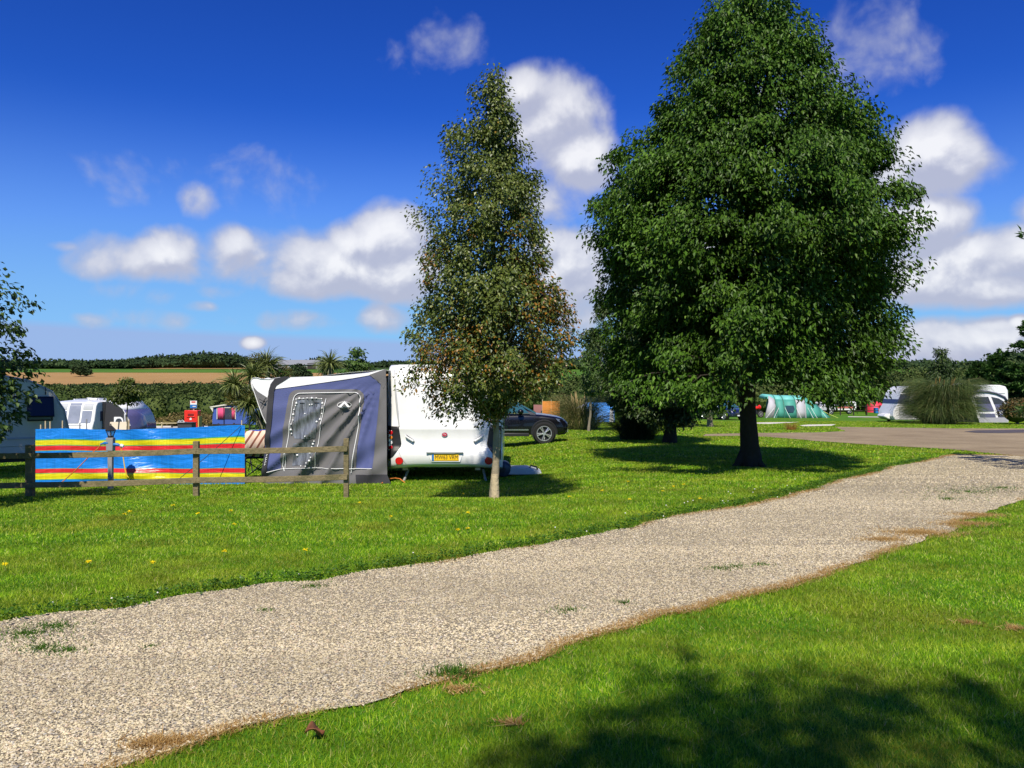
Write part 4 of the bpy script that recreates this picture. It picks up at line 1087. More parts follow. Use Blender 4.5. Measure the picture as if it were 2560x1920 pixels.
# emblem: a peak in an oval
def oval(a0, a1, n=12): return [(862 + 17 * math.cos(R(a0 + (a1 - a0) * k / n)), 1012 + 7.5 * math.sin(R(a0 + (a1 - a0) * k / n))) for k in range(n + 1)]
piping('emblem_ring', oval(150, 262), .0045, M_PIPE, off=.038, sub=2); piping('emblem_ring', oval(-78, 30), .0045, M_PIPE, off=.038, sub=2); piping('emblem_ring', oval(20, 160), .0045, M_PIPE, off=.038, sub=2)
def flat_mark(name, pts, off, m):
    q_ = [al(*p) for p in pts]; y0 = min(wr(x, z) for x, z in q_ + [al(864, 1012), al(860, 1008), al(868, 1010)]) - off
    return obj(name, MB().prism(q_, y0, y0 - .004), m, aw)
flat_mark('emblem', [(848, 1017), (864, 1002), (878, 1017)], .012, M_PIPE)
flat_mark('emblem_peak', [(857, 1016), (864, 1008.5), (870, 1016)], .018, M_AWG)
# mud skirt
fabric('mud_skirt', [(662, 1190), (966, 1190), (976, 1208), (980, 1216), (640, 1222), (650, 1212)], .02, M_AWG)
fabric('skirt_end', [(890, 1186), (968, 1186), (982, 1215), (893, 1217)], .028, M_AWD)
# the front side (facing left), roof, back
x_l, zt = al(672, 985); x_b, _ = al(658, 1200); x_r, zr = al(966, 925)
D = 3.1
fr = MB()
fr.grid([[(x_b + (x_l - x_b) * k / 6 - .03 * math.sin(PI * j / 8), D * j / 8, .0 + zt * k / 6) for j in range(9)] for k in range(7)])
obj('front_panel', fr, M_AWB, aw, 180, solid=.004)
rf = [[(x_l + (x_r - x_l) * i / 10, D * j / 10, zt + .12 + (zr - zt - .12) * i / 10 + .07 * math.sin(PI * i / 10) - .05 * abs(math.sin(PI * j / 5)) * (1 - i / 10)) for i in range(11)] for j in range(11)]
obj('roof', MB().grid(rf), M_AWW, aw, 180, solid=.004)
obj('back_panel', MB().grid([[(x_b + (x_r - x_b) * i / 8, D, (zt + .1 + (zr - zt - .1) * i / 8) * k / 4) for i in range(9)] for k in range(5)]), M_AWB, aw, 180, solid=.004)
# pole sleeve and the canopy over the front
slv = [(688, 946), (712, 941), (726, 942), (706, 955), (692, 964), (686, 976), (682, 1040), (674, 1110), (668, 1192), (654, 1196), (661, 1120), (668, 1040), (672, 978), (677, 960)]
fabric('pole_sleeve', slv, .022, M_AWD, step=.06)
cw = []
edge = [(627.5, 951), (631, 945.5), (640, 943.5), (652, 947), (672, 948), (700, 943)]
n_c = 12
top_ = [al(*p) for p in edge]
lowp = [al(*p) for p in ((634, 975), (642, 980), (650, 985), (660, 990), (672, 984), (684, 966))]
for j in range(9):
    d_ = D * j / 8; scal = .05 * math.sin(PI * j / 2) ** 2
    ring = []
    for p in top_[::-1]: ring.append((p[0], d_ + (.06 if 0 else 0) , p[1] - scal))
    for p in ((-0.0, -.05), (.01, -.12), (.03, -.2)): ring.append((top_[0][0] + p[0], d_, top_[0][1] + p[1] - scal))
    cw.append(ring)
obj('canopy', MB().grid(cw), M_AWW, aw, 180, solid=.006)
fabric('canopy_side', [(628, 952), (632, 945), (642, 943.5), (654, 947), (676, 949), (700, 943), (690, 952), (679, 964), (673, 978), (668, 994), (655, 986), (643, 978), (634, 968)], -.004, M_AWW, step=.05)
fabric('canopy_wing', [(633, 969), (643, 978), (656, 987), (668, 994), (672, 986), (669, 1062), (658, 1040), (646, 1008)], -.002, M_AWG, step=.05)
piping('wing_piping', [(629, 955), (633, 972), (646, 1010), (658, 1040), (668, 1062)], .007, M_PIPE, off=.012)
obj('canopy_cord', MB().tube([(al(668, 994)[0], -.05, al(0, 994)[1]), (al(660, 1000)[0], -.06, al(0, 1003)[1]), (al(650, 995)[0], -.05, al(0, 997)[1])], .008, 5).tube([(al(662, 1000)[0], -.06, al(0, 1002)[1]), (al(656, 1012)[0], -.06, al(0, 1016)[1])], .007, 5).ball((al(663, 1003)[0], -.06, al(0, 1003)[1]), .022), M_BLACK, aw)
# faded white script down the pole sleeve
sw = MB()
for (a_, b_, c_, d_) in ((666, 1141, 669, 1137), (665, 1147, 668, 1144), (664.5, 1152, 668, 1149), (664, 1158, 667.5, 1154), (663.5, 1163, 666, 1160)):
    x1, z1_ = al(a_, b_); x2, z2_ = al(c_, d_); sw.tube([(x1, wr(x1, z1_) - .03, z1_), ((x1 + x2) / 2 - .01, wr(x1, z1_) - .03, (z1_ + z2_) / 2 + .012), (x2, wr(x2, z2_) - .03, z2_)], .006, 5)
obj('sleeve_script', sw, M_PIPE, aw)
# fairy lights strung round the inside of the window
fl_ = thing('fairy_lights', 'string of small white fairy lights round the awning window', 'string lights', (ax0, AY, az0))
string = [(742, 998), (750, 996), (760, 996), (770, 995), (782, 995), (793, 995), (806, 997), (808, 1008), (808, 1020), (806, 1034), (802, 1048)]
lst = [(743, 1008), (741, 1014), (737, 1024), (735, 1036), (735, 1050), (731, 1060), (729, 1074), (730, 1084)]
wire = [al(*p) for p in lst[::-1] + string]
obj('wire', MB().tube([(x, wr(x, z) - .024, z) for x, z in wire], .0035, 5), M_PIPE, fl_)
scat = [(782, 1011), (776, 1012), (794, 1054), (765, 1034), (786, 1103), (783, 1110), (766, 1090), (780, 1117), (742, 1128), (735, 1124), (781, 1142), (778, 1150), (770, 1156), (782, 1128), (776, 1132), (755, 1164), (768, 1164), (743, 1138)]
for k, p in enumerate(lst + string + scat):
    x, z = al(*p); obj('bulb', MB().ball((x, wr(x, z) - .03, z), .014 if k % 3 else .021, 8, 6), M_PIPE, fl_)
# orange lead by the skirt
q_ = [gp(955, 1210), gp(972, 1206), gp(988, 1204), gp(1000, 1206), gp(1012, 1209)]
tag(obj('orange_lead', MB().tube([(x, y, gz(x, y) + .02 + (.05 if 0 < i < 4 else 0)) for i, (x, y) in enumerate(q_)], .011, 6), M_ORC), 'short orange lead looping out from under the awning skirt', 'cable')

# ------------------------------------------------------------------ camp chairs by the awning
def camp_chair(label, loc, rz, towel, m_frame, m_seat):
    t_ = thing('camp_chair', label, 'camp chair', loc, rz, 'camp chairs beside the awning')
    for s_ in (-1, 1):
        obj('frame', MB().tube([(s_ * .25, -.22, 0), (s_ * .25, .1, .44), (s_ * .25, .24, .95)], .013, 7).tube([(s_ * .25, .26, 0), (s_ * .25, -.2, .45)], .013, 7).tube([(s_ * .25, -.2, .62), (s_ * .25, .16, .64)], .02, 7), m_frame, t_)
    obj('cross_brace', MB().tube([(-.25, -.22, .02), (.25, .2, .40)], .011, 6).tube([(.25, -.22, .02), (-.25, .2, .40)], .011, 6), m_frame, t_)
    obj('seat', MB().box((0, -.03, .44), (.5, .44, .03)), m_seat, t_, bevel=.012)
    obj('backrest', MB().box((0, .175, .70), (.5, .03, .5), rx=-.27), m_seat, t_, bevel=.015)
    return t_
def towelmat():
    m, nt, b = newmat('striped_towel'); tc = nd(nt, 'ShaderNodeTexCoord')
    mp = nd(nt, 'ShaderNodeMapping', {0: tc.outputs['Object'], 2: (0, .5, 0)})
    wv = nd(nt, 'ShaderNodeTexWave', {'Vector': mp.outputs[0], 'Scale': 2.6, 'Distortion': 2.5, 'Detail': 1, 'Detail Scale': .8})
    mr = nd(nt, 'ShaderNodeMapRange', {0: wv.outputs[0], 1: .72, 2: .8})
    mx = nd(nt, 'ShaderNodeMix', {0: mr.outputs[0], 6: (.78, .60, .48, 1), 7: (.26, .09, .06, 1)}, data_type='RGBA')
    nt.links.new(mx.outputs[2], b.inputs['Base Color']); b.inputs['Roughness'].default_value = .95
    return m
a = P(645, 1190, 16.6)
ch = camp_chair('folding camp chair beside the awning with a striped towel over its back', (a.x, 16.6, gz(a.x, 16.6)), PI + .25, True, M_BLACK, M_AWD)
tw = MB(); pr = [(.235, .60), (.215, .8), (.245, .96), (.27, 1.0), (.30, .98), (.285, .8), (.25, .48)]
tw.grid([[(-.25 + .5 * i / 10, y + .012 * math.sin(i * 1.9), z - .01 * math.cos(i * 1.3)) for i in range(11)] for (y, z) in pr])
tl = obj('towel', tw, towelmat(), None, 180, solid=.01); tl.location = ch.location; tl.rotation_euler = ch.rotation_euler
tag(tl, 'cream towel with dark red stripes draped over the camp chair back', 'towel')
a = P(655, 1168, 18.2)
camp_chair('royal blue folding camp chair half hidden behind the awning corner', (a.x, 18.2, gz(a.x, 18.2)), .5, False, M_BLACK, mat('royal_blue', (.02, .06, .42), .7))
# ------------------------------------------------------------------ shaded caravan at the left
t = thing('caravan', 'grey looking caravan in tree shade with its side window propped open', 'caravan', (XP(170, 20.6), 20.6, gz(XP(170, 20.6), 20.6)), R(33))
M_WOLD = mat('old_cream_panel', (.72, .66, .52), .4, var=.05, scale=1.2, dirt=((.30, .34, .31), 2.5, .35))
pf = [(-5.9, .62), (-5.95, 1.5), (-5.7, 2.1), (-5.2, 2.42), (-2.6, 2.48), (-1.5, 2.44), (-.85, 2.3), (-.35, 2.02), (-.08, 1.55), (.02, 1.05), (-.06, .78), (-.2, .62)]
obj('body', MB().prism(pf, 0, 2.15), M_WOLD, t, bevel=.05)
obj('roof_trim', MB().tube([(x, -.012, z + .005) for x, z in pf[1:11]], .018, 6), M_WGREY, t)
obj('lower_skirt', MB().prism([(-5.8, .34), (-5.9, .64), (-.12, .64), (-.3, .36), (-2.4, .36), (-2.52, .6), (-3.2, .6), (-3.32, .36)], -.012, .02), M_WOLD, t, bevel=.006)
obj('belt_rail', MB().box((-3, -.014, .86), (5.7, .025, .045)), M_WGREY, t)
obj('chassis', MB().box((-2.8, 1.05, .36), (5.2, 1.9, .2)), M_BLACK, t)
wheel(t, (-2.86, .1, .3), .30, .17, M_ALLOY, 6); wheel(t, (-2.86, 2.0, .3), .30, .17, M_ALLOY, 6, side=1)
obj('vent', MB().box((-1.78, -.012, 1.02), (.42, .02, .26)), M_WGREY, t, bevel=.005)
for k in range(6): obj('louvre', MB().box((-1.78, -.026, .92 + k * .04), (.38, .02, .012), rx=.5), M_BLACK, bpy.data.objects[[o.name for o in t.children if o.name.startswith('vent')][0]])
wn = obj('window', MB().box((-.62, -.012, 1.58), (.56, .05, .60)), M_BLACK, t, bevel=.02)
obj('opening', MB().box((-.62, -.04, 1.58), (.48, .012, .52)), glassmat('window_inside', (.16, .20, .17), .2), wn)
ang = R(40); pn = MB().box((0, 0, -.31), (.54, .035, .60)); o = obj('open_pane', pn, mat('smoked_pane', (.035, .033, .045), .4, .25), wn, bevel=.012)
o.location = (-.62, -.05, 1.88); o.rotation_euler = (-ang, 0, 0)
o2 = obj('pane_frame', MB().box((0, -.004, -.008), (.58, .05, .03)).box((0, -.004, -.60), (.58, .05, .035)).box((-.275, -.004, -.31), (.035, .05, .6)).box((.275, -.004, -.31), (.035, .05, .6)), M_BLACK, wn); o2.location = o.location; o2.rotation_euler = o.rotation_euler
obj('stay', MB().tube([(-.87, -.03, 1.36), (-.87, -.36, 1.46)], .012, 6).tube([(-.37, -.03, 1.36), (-.37, -.36, 1.46)], .012, 6), M_STEEL, wn)
obj('grab_rail', MB().tube([(-.5, -.02, 2.12), (-.5, -.07, 2.1), (-.5, -.07, 1.98), (-.5, -.02, 1.96)], .014, 6), M_BLACK, t)
obj('door', MB().box((-4.3, -.008, 1.35), (.62, .03, 1.5)), M_WOLD, t, bevel=.01)

# ------------------------------------------------------------------ white caravan with porch, beyond the windbreak
BY = 44.0
bz_ = gz(-24, BY + 2) - .15
sc_ = 1.0
t = thing('caravan', 'white caravan with three grey front windows beyond the windbreak', 'caravan', (XP(181, BY), BY, bz_))
hw = 1.14; zt_ = ZP(1003.5, BY) - bz_
fp = [(.0, .40), (-.10, .55), (-.12, .95), (-.02, 1.15), (.10, 1.35), (.30, zt_ - .25), (.48, zt_ - .05), (.8, zt_ + .0), (2.6, zt_ + .06), (5.6, zt_ + .04), (6.1, zt_ - .15), (6.3, 1.5), (6.25, .4)]
obj('body', MB().prism(fp, -hw, hw, 'x'), M_WHITE, t, bevel=.06)
obj('chassis', MB().box((0, 3, .3), (2.0, 5.6, .2)), M_BLACK, t)
wheel(t, (-hw + .1, 3.3, .32), .32, .18, M_ALLOY, 6, (1, 0, 0)); wheel(t, (hw - .1, 3.3, .32), .32, .18, M_ALLOY, 6, (1, 0, 0), 1)
def front_pane(name, x0, x1, z0, z1, m):
    yy = lambda z: float(np.interp(z, [p[1] for p in fp[:8]], [p[0] for p in fp[:8]]))
    zs_ = np.linspace(z0, z1, 6)
    a_ = [[(x0, yy(z) - .03, z) for z in zs_], [(x1, yy(z) - .03, z) for z in zs_], [(x1, yy(z) + .03, z) for z in zs_], [(x0, yy(z) + .03, z) for z in zs_]]
    return obj(name, MB().loft([list(r) for r in zip(*a_)]), m, t, bevel=.01)
front_pane('window', -.30, .34, 1.18, zt_ - .10, M_GLASSG)
front_pane('window', .44, .98, 1.2, zt_ - .52, M_GLASSG); front_pane('window', -.94, -.4, 1.2, zt_ - .52, M_GLASSG)
front_pane('locker_panel', .46, 1.0, zt_ - .44, zt_ - .12, M_WGREY); front_pane('locker_panel', -.98, -.42, zt_ - .44, zt_ - .12, M_WGREY)
front_pane('grab_rail', -.75, .55, 1.06, 1.10, M_WGREY)
obj('side_window', MB().box((hw + .01, 1.15, 1.55), (.03, .8, .55)), M_GLASSD, t, bevel=.02)
obj('skylight', MB().box((.1, 2.2, zt_ + .1), (.5, .6, .1)), M_WHITE, t, bevel=.02)
obj('aerial', MB().tube([(.2, 1.4, zt_), (.2, 1.4, zt_ + .16)], .015, 6).disc((.2, 1.4, zt_ + .17), (0, 0, 1), .14, .035, 16), M_WHITE, t)
obj('roof_rail', MB().box((.7, 3.2, zt_ + .09), (.06, 3.5, .05)).box((-.7, 3.2, zt_ + .09), (.06, 3.5, .05)), M_WHITE, t)
mk = MB().ball((-.55, -.14, .62), (.24, .05, .3), 14, 8); obj('corner_flash', mk, mat('magenta_decal', (.35, .02, .16), .4), t)
# its porch: a grey arched side facing us, window with white frame
P0 = t.location.copy(); yA = 1.0
pt_ = thing('porch_awning', 'charcoal arched porch awning with white framed window on the far caravan', 'awning', (P0.x + hw, BY + yA, bz_))
pt_.scale = (.68, 1, 1)
arc = [(0, zt_ - .02), (.45, zt_ - .02), (.9, zt_ - .10), (1.35, zt_ - .26), (1.75, zt_ - .50), (2.1, zt_ - .9), (2.32, zt_ - 1.4), (2.42, .05)]
obj('side_panel', MB().prism([(0, .02)] + arc[:1] + arc[1:], 0, .02), M_AWD, pt_)
rp = MB(); rp.loft([[(x, 0.01 + yy, z) for x, z in arc[:5]] for yy in (-.03, 3.2)], False, False); obj('roof', rp, M_AWW, pt_, 60, solid=.05)
rp = MB(); rp.loft([[(x + .005, 0.01 + yy, z) for x, z in arc[4:]] for yy in (-.02, 3.2)], False, False); obj('front_panel', rp, mat('porch_violet_window', (.09, .085, .19), .15, .6), pt_, 60, solid=.03)
obj('window_frame', MB().prism([(.98, .75), (.98, 1.48), (1.0, 1.5), (1.5, 1.5), (1.68, 1.42), (1.74, 1.3), (1.74, .75)], -.03, .005), M_AWW, pt_)
obj('window', MB().prism([(1.1, .8), (1.1, 1.2), (1.16, 1.34), (1.3, 1.41), (1.5, 1.41), (1.62, 1.32), (1.66, 1.2), (1.66, .8)], -.045, -.032), M_GLASSD, pt_)
obj('doorway', MB().prism([(.03, .05), (.03, zt_ - .1), (.30, zt_ - .12), (.16, 1.2), (.2, .05)], -.02, -.004), M_BLACK, pt_)
obj('canopy_edge', MB().tube([(x, -.03, z) for x, z in arc[4:7]], .03, 6), M_AWW, pt_)
obj('guy_strap', MB().tube([(1.9, -.05, zt_ - .72), (2.35, -.5, .05)], .022, 5).tube([(1.86, -.05, zt_ - .7), (1.84, -.06, .1)], .02, 5), M_AWW, pt_)
M_CREAM = mat('cream_canvas', (.62, .53, .40), .8, var=.05)
for (px, rz, lab) in ((281, .1, 'cream folding chair in front of the far porch, nearer its caravan'), (303, -.06, 'cream folding chair in front of the far porch, nearer its curved window')):
    x = XP(px, 43.6); c_ = thing('garden_chair', lab, 'chair', (x, 43.6, gz(x, 43.6) - .12), rz, 'cream chairs before the far porch')
    obj('backrest', MB().box((0, .2, .82), (.44, .04, .62), rx=-.2), M_CREAM, c_, bevel=.02); obj('seat', MB().box((0, 0, .45), (.44, .42, .04)), M_CREAM, c_)
    for s_ in (-1, 1):
        for y_ in (-.19, .22): obj('leg', MB().tube([(s_ * .2, y_, 0), (s_ * .2, y_ * .8, .46)], .014, 6), M_STEEL, c_)

# ------------------------------------------------------------------ fire point, picnic table, trailer tent, back-left fence
fx, fy = XP(482, 40), 40.0; fz = gz(fx, fy)
t = thing('fire_point', 'bright red fire point box under a small blue and white sign', 'fire point', (fx, fy, fz))
M_FRED = mat('fire_red', (.72, .022, .012), .4, var=.05, coat=.3)
h_ = ZP(1025.5, fy) - fz
obj('cabinet', MB().box((0, 0, h_ / 2), (.66, .5, h_)), M_FRED, t, bevel=.03)
obj('slot', MB().box((0, -.255, h_ - .22), (.30, .03, .12)), mat('dark_red', (.2, .008, .006), .5), t, bevel=.01); obj('slot', MB().box((0, -.255, h_ - .62), (.30, .03, .12)), mat('dark_red', (.2, .008, .006), .5), t, bevel=.01)
obj('ledge', MB().box((0, -.26, h_ - .32), (.4, .05, .04)), M_FRED, t, bevel=.008)
obj('emblem', MB().box((-.0, -.262, h_ - .43), (.10, .012, .09)).box((0, -.262, h_ - .37), (.03, .012, .05)), M_CLEAR, t)
obj('side_board', MB().box((.36, .0, h_ * .42), (.05, .4, h_ * .78)), mat('ochre_board', (.55, .36, .10), .7), t)
sg = obj('sign', MB().box((.02, .05, ZP(1011.5, fy) - fz), (.34, .03, .38)), mat('sign_white', (.75, .72, .68), .5), t, bevel=.004)
obj('sign_post', MB().box((.02, .08, h_ + .1), (.06, .04, .5)), M_STEEL, t)
obj('blue_panel', MB().box((.02, .032, ZP(1016, fy) - fz), (.33, .012, .18)), M_BLUE, sg); obj('red_mark', MB().box((.02, .032, ZP(1005, fy) - fz), (.20, .012, .07)), mat('sign_red', (.6, .08, .05), .5), sg)
obj('panel_script', MB().box((.06, .024, ZP(1016, fy) - fz), (.16, .01, .035)), M_CLEAR, sg)
px_, py_ = XP(449, 36), 36.0
t = thing('picnic_table', 'low dark table with a box on it just beyond the windbreak', 'table', (px_, py_, gz(px_, py_)))
zt2 = ZP(1068, 36) - gz(px_, py_)
obj('tabletop', MB().box((-.1, 0, zt2 - .06), (1.6, .9, .06)), M_STEEL, t)
for s_ in (-1, 1):
    for y_ in (-.35, .35): obj('leg', MB().box((-.1 + s_ * .68, y_, zt2 / 2 - .06), (.07, .07, zt2 - .08)), M_BLACK, t)
o = obj('crate', MB().box((0, 0, .11), (.64, .5, .22)).box((0, -.02, .235), (.70, .56, .03)), mat('dark_crate', (.04, .04, .045), .6), None, bevel=.01)
o.location = (px_ + .33, py_, gz(px_, py_) + zt2 - .03); tag(o, 'dark crate with pale rim standing on the low table', 'crate')
o = obj('dish_rack', MB().box((-.2, 0, .012), (.34, .3, .02)).tube([(-.33, -.12, .02), (-.3, -.12, .10), (-.22, -.12, .05), (-.15, -.12, .11), (-.06, -.12, .03)], .012, 6), M_CLEAR, None)
o.location = (px_ + .32, py_, gz(px_, py_) + zt2 + .225); tag(o, 'white wire rack lying on top of the dark crate', 'rack')
TY = 60.0
x0 = XP(528, TY); tz = gz(XP(590, TY), TY)
t = thing('trailer_tent', 'royal blue trailer tent with pink curtains and cream roof', 'tent', (x0, TY, tz))
def tl_(px, py): return (XP(px, TY) - x0, ZP(py, TY) - tz)
M_TB = mat('tent_blue', (.04, .09, .36), .7, var=.08); M_PINK = mat('pink_curtain', (.62, .06, .17), .8, var=.2, scale=14); M_TCR = mat('tent_cream', (.66, .62, .52), .7, var=.05)
A_ = [tl_(534, 1016), tl_(531, 1050), tl_(531, 1060), tl_(650, 1062), tl_(650, 1012), tl_(588, 1009)]
obj('wall', MB().prism([(p[0], max(p[1], 0)) for p in A_], 0, 3.2), M_TB, t)
rfp = [tl_(525, 1016.5), tl_(590, 1006), tl_(655, 1011), tl_(655, 1014.5), tl_(590, 1009.5), tl_(531, 1018.5)]
obj('roof', MB().prism(rfp, -.15, 3.3), M_TCR, t); obj('roof_wing', MB().prism([tl_(525, 1016.5), tl_(534, 1016), tl_(534, 1030)], -.12, -.02), M_TCR, t)
w0, w1 = tl_(543, 1019), tl_(589, 1048)
obj('window', MB().box(((w0[0] + w1[0]) / 2, -.015, (w0[1] + w1[1]) / 2), (w1[0] - w0[0], .02, w0[1] - w1[1])), M_GLASSD, t)
obj('window_frame', MB().box(((w0[0] + w1[0]) / 2, -.02, w0[1]), (w1[0] - w0[0] + .06, .04, .05)).box((w0[0], -.02, (w0[1] + w1[1]) / 2), (.05, .04, w0[1] - w1[1])).box((w1[0], -.02, (w0[1] + w1[1]) / 2), (.05, .04, w0[1] - w1[1])), M_TCR, t)
for (a_, b_) in ((545, 562), (580, 588)):
    q0, q1 = tl_(a_, 1020), tl_(b_, 1048); rows = [[(q0[0] + (q1[0] - q0[0]) * i / 12, -.045 - .015 * math.sin(i * 2.4), z) for i in range(13)] for z in (q1[1], q0[1])]
    obj('curtain', MB().grid(rows), M_PINK, t, 180, solid=.01)
obj('tent_pole', MB().tube([(tl_(561, 0)[0], -.08, -.02), (tl_(560, 0)[0], -.08, tl_(0, 1009)[1])], .025, 6), M_BLACK, t)
def low_fence(label, pts, Y, h, m, w=.09, rails=(.5, .95)):
    c = pts[0]; t_ = thing('low_fence', label, 'fence', (XP(c, Y), Y, gz(XP(c, Y), Y)))
    xs_ = [XP(p, Y) for p in pts]
    for x in xs_:
        z = gz(x, Y); obj('post', MB().box((x - xs_[0], 0, z - t_.location.z + h / 2), (w, w, h + .1)), m, t_)
    for r_ in rails:
        for a_, b_ in zip(xs_[:-1], xs_[1:]):
            obj('rail', MB().tube([(a_ - xs_[0], -w / 2 - .02, gz(a_, Y) - t_.location.z + h * r_), (b_ - xs_[0], -w / 2 - .02, gz(b_, Y) - t_.location.z + h * r_)], .045, 4), m, t_)
    return t_
M_DWOOD = mat('dark_wood', (.045, .038, .03), .85, .2, var=.3)
low_fence('low dark rail fence crossing in front of the trailer tent', [430, 470, 508, 546, 585, 624], 52, .62, M_DWOOD, rails=(.92,))
low_fence('pale low rail along the far track behind the caravan porch', [365, 405, 450, 500], 66, .55, M_PALE, rails=(.95,))

# ------------------------------------------------------------------ cars
M_CARK = mat('car_black', (.004, .004, .006), .22, .4, var=.1, coat=.5); M_CARB = mat('car_navy', (.012, .016, .06), .2, .6, var=.1, coat=1)
M_CHROME = mat('chrome', (.6, .62, .64), .2, .5, .9, var=.05)
def car(label, loc, rz, paint, L=4.75, Wd=1.93, H=1.68, sc=1.0):
    """nose towards +x, near side towards -y"""
    t_ = thing('parked_car', label, 'car', loc, rz)
    h = Wd / 2
    st = [(-L / 2, .55, .62, .95, .86), (-L / 2 + .06, .42, .66, 1.02, .95), (-1.9, .36, .70, 1.06, 1), (-1.0, .30, .72, 1.05, 1), (0, .28, .72, 1.04, 1), (.75, .28, .72, 1.05, 1), (1.0, .28, .73, 1.06, 1), (1.45, .30, .74, 1.03, .985),
          (1.85, .30, .72, .975, .965), (2.1, .30, .69, .92, .93), (2.26, .34, .64, .84, .86), (L / 2 - .02, .42, .58, .74, .74), (L / 2, .5, .57, .68, .66)]
    rings = []
    for (x, zl, zm, zt3, k) in st:
        w_ = h * k
        rings.append([(x, -w_ * .93, zl), (x, -w_, zl + .12), (x, -w_ * 1.0, zm), (x, -w_ * .955, zt3 - .05), (x, -w_ * .86, zt3), (x, 0, zt3 + .035), (x, w_ * .86, zt3), (x, w_ * .955, zt3 - .05), (x, w_, zm), (x, w_, zl + .12), (x, w_ * .93, zl)])
    body = obj('body', MB().loft(rings), paint, t_, 50)
    md = body.modifiers.new('s', 'SUBSURF'); md.levels = 1; md.render_levels = 2
    rf_ = [(-2.2, 1.02, 1.05, .86), (-1.9, 1.02, 1.42, .80), (-1.55, 1.02, H - .08, .76), (-.9, 1.02, H, .75), (-.1, 1.02, H - .01, .75), (.3, 1.02, H - .12, .76), (.75, 1.02, H - .36, .80), (1.22, 1.0, 1.07, .86)]
    rings = [[(x, -h * .9, zb), (x, -h * k - (h * .9 - h * k) * .25, zb + (zt3 - zb) * .75), (x, -h * k * .92, zt3 - .01), (x, 0, zt3 + .03), (x, h * k * .92, zt3 - .01), (x, h * k + (h * .9 - h * k) * .25, zb + (zt3 - zb) * .75), (x, h * .9, zb)] for (x, zb, zt3, k) in rf_]
    obj('cabin', MB().loft(rings), paint, t_, 40)
    glz = glassmat('car_glass', (.03, .10, .13), .04)
    for s_ in (-1, 1):
        def gl(pts): return [(x, s_ * (h * .905 - (z - 1.02) * .17 + .012), z) for x, z in pts]
        for pts in ([(.08, 1.09), (.08, H - .15), (.34, H - .21), (.72, 1.34), (.98, 1.09)], [(.0, 1.09), (0, H - .14), (-.9, H - .13), (-1.0, 1.09)], [(-1.08, 1.09), (-.98, H - .14), (-1.5, H - .2), (-1.85, 1.14)]):
            g_ = gl(pts); obj('side_window', MB().loft([g_, [(x, y - s_ * .03, z) for x, y, z in g_]]), glz, t_)
        obj('window_trim', MB().tube([(1.02, s_ * (h * .915), 1.068), (0, s_ * (h * .925), 1.07), (-1.9, s_ * h * .92, 1.1)], .013, 6), M_CHROME, t_)
        obj('sill_trim', MB().box((-.0, s_ * (h - .005), .50), (1.95, .02, .045)), M_CHROME, t_)
        obj('sill', MB().box((0, s_ * (h * .95), .33), (2.0, .08, .12)), M_BLACK, t_, bevel=.02)
        obj('door_seam', MB().tube([(.02, s_ * (h * .985), 1.04), (.04, s_ * (h + .002), .74), (.02, s_ * (h + .001), .46)], .006, 4), M_BLACK, t_)
        obj('mirror', MB().ball((.70, s_ * (h + .12), 1.14), (.11, .12, .085), 10, 7), paint, t_)
        obj('headlight', MB().loft([[(2.0, s_ * h * .955, .80), (2.26, s_ * h * .80, .72), (2.24, s_ * h * .78, .83), (1.92, s_ * h * .95, .90)], [(1.98, s_ * h * .8, .80), (2.2, s_ * h * .6, .72), (2.2, s_ * h * .6, .82), (1.9, s_ * h * .8, .88)]]), M_CLEAR if paint is not M_CARK else glassmat('lamp_glass', (.10, .13, .2), .08), t_)
        for x in (1.52, -1.38):
            obj('wheel_arch', MB().ring((x, s_ * (h - .03), .385), (0, 1, 0), .415, .05, 28, 6, -PI * .5, PI * .5) if 0 else MB().tube([(x + .44 * math.cos(a_), s_ * (h - .01), .385 + .44 * math.sin(a_)) for a_ in np.linspace(-.1, PI + .1, 18)], .035, 6), M_BLACK, t_)
            obj('arch_well', MB().disc((x, s_ * (h - .11), .40), (0, 1, 0), .425, .23, 30), M_BLACK, t_)
            wheel(t_, (x, s_ * (h - .035), .375), .375, .25, M_ALLOY, 5, (0, 1, 0), s_)
    obj('windscreen', MB().loft([[(.40, -h * .66, H - .12), (1.25, -h * .8, 1.09), (1.25, h * .8, 1.09), (.40, h * .66, H - .12)], [(.36, -h * .66, H - .14), (1.2, -h * .8, 1.06), (1.2, h * .8, 1.06), (.36, h * .66, H - .14)]]), glz, t_)
    obj('grille', MB().box((L / 2 - .03, 0, .56), (.06, .9, .13)), M_BLACK, t_, bevel=.02); obj('grille_bar', MB().box((L / 2 - .01, 0, .645), (.03, .86, .02)), M_CHROME, t_)
    obj('bumper', MB().prism([(2.0, .30), (2.28, .34), (2.35, .45), (2.3, .47), (1.98, .44)], -h * .8, h * .8), paint, t_, bevel=.03)
    obj('number_plate', MB().box((L / 2 + .012, 0, .44), (.02, .52, .11)), M_CLEAR, t_)
    t_.scale = (sc, sc, sc)
    return t_
SY = 28.0
sx_ = XP(1360, SY) - 1.52
car('black estate car with silver alloy wheels parked beyond the white caravan', (sx_, SY + .85, gz(sx_ + 1.5, SY + .1) - .0), 0, M_CARK)
x = XP(1815, 64); car('dark blue hatchback facing us on the grass behind the big tree trunk', (x, 65, gz(x, 65)), R(-68), M_CARB, sc=.92)
x = XP(1771, 67); car('dark violet hatchback parked beside the blue one beyond the trees', (x, 69, gz(x, 69)), R(-60), mat('car_violet', (.03, .018, .09), .25, .6, coat=1), sc=.9)

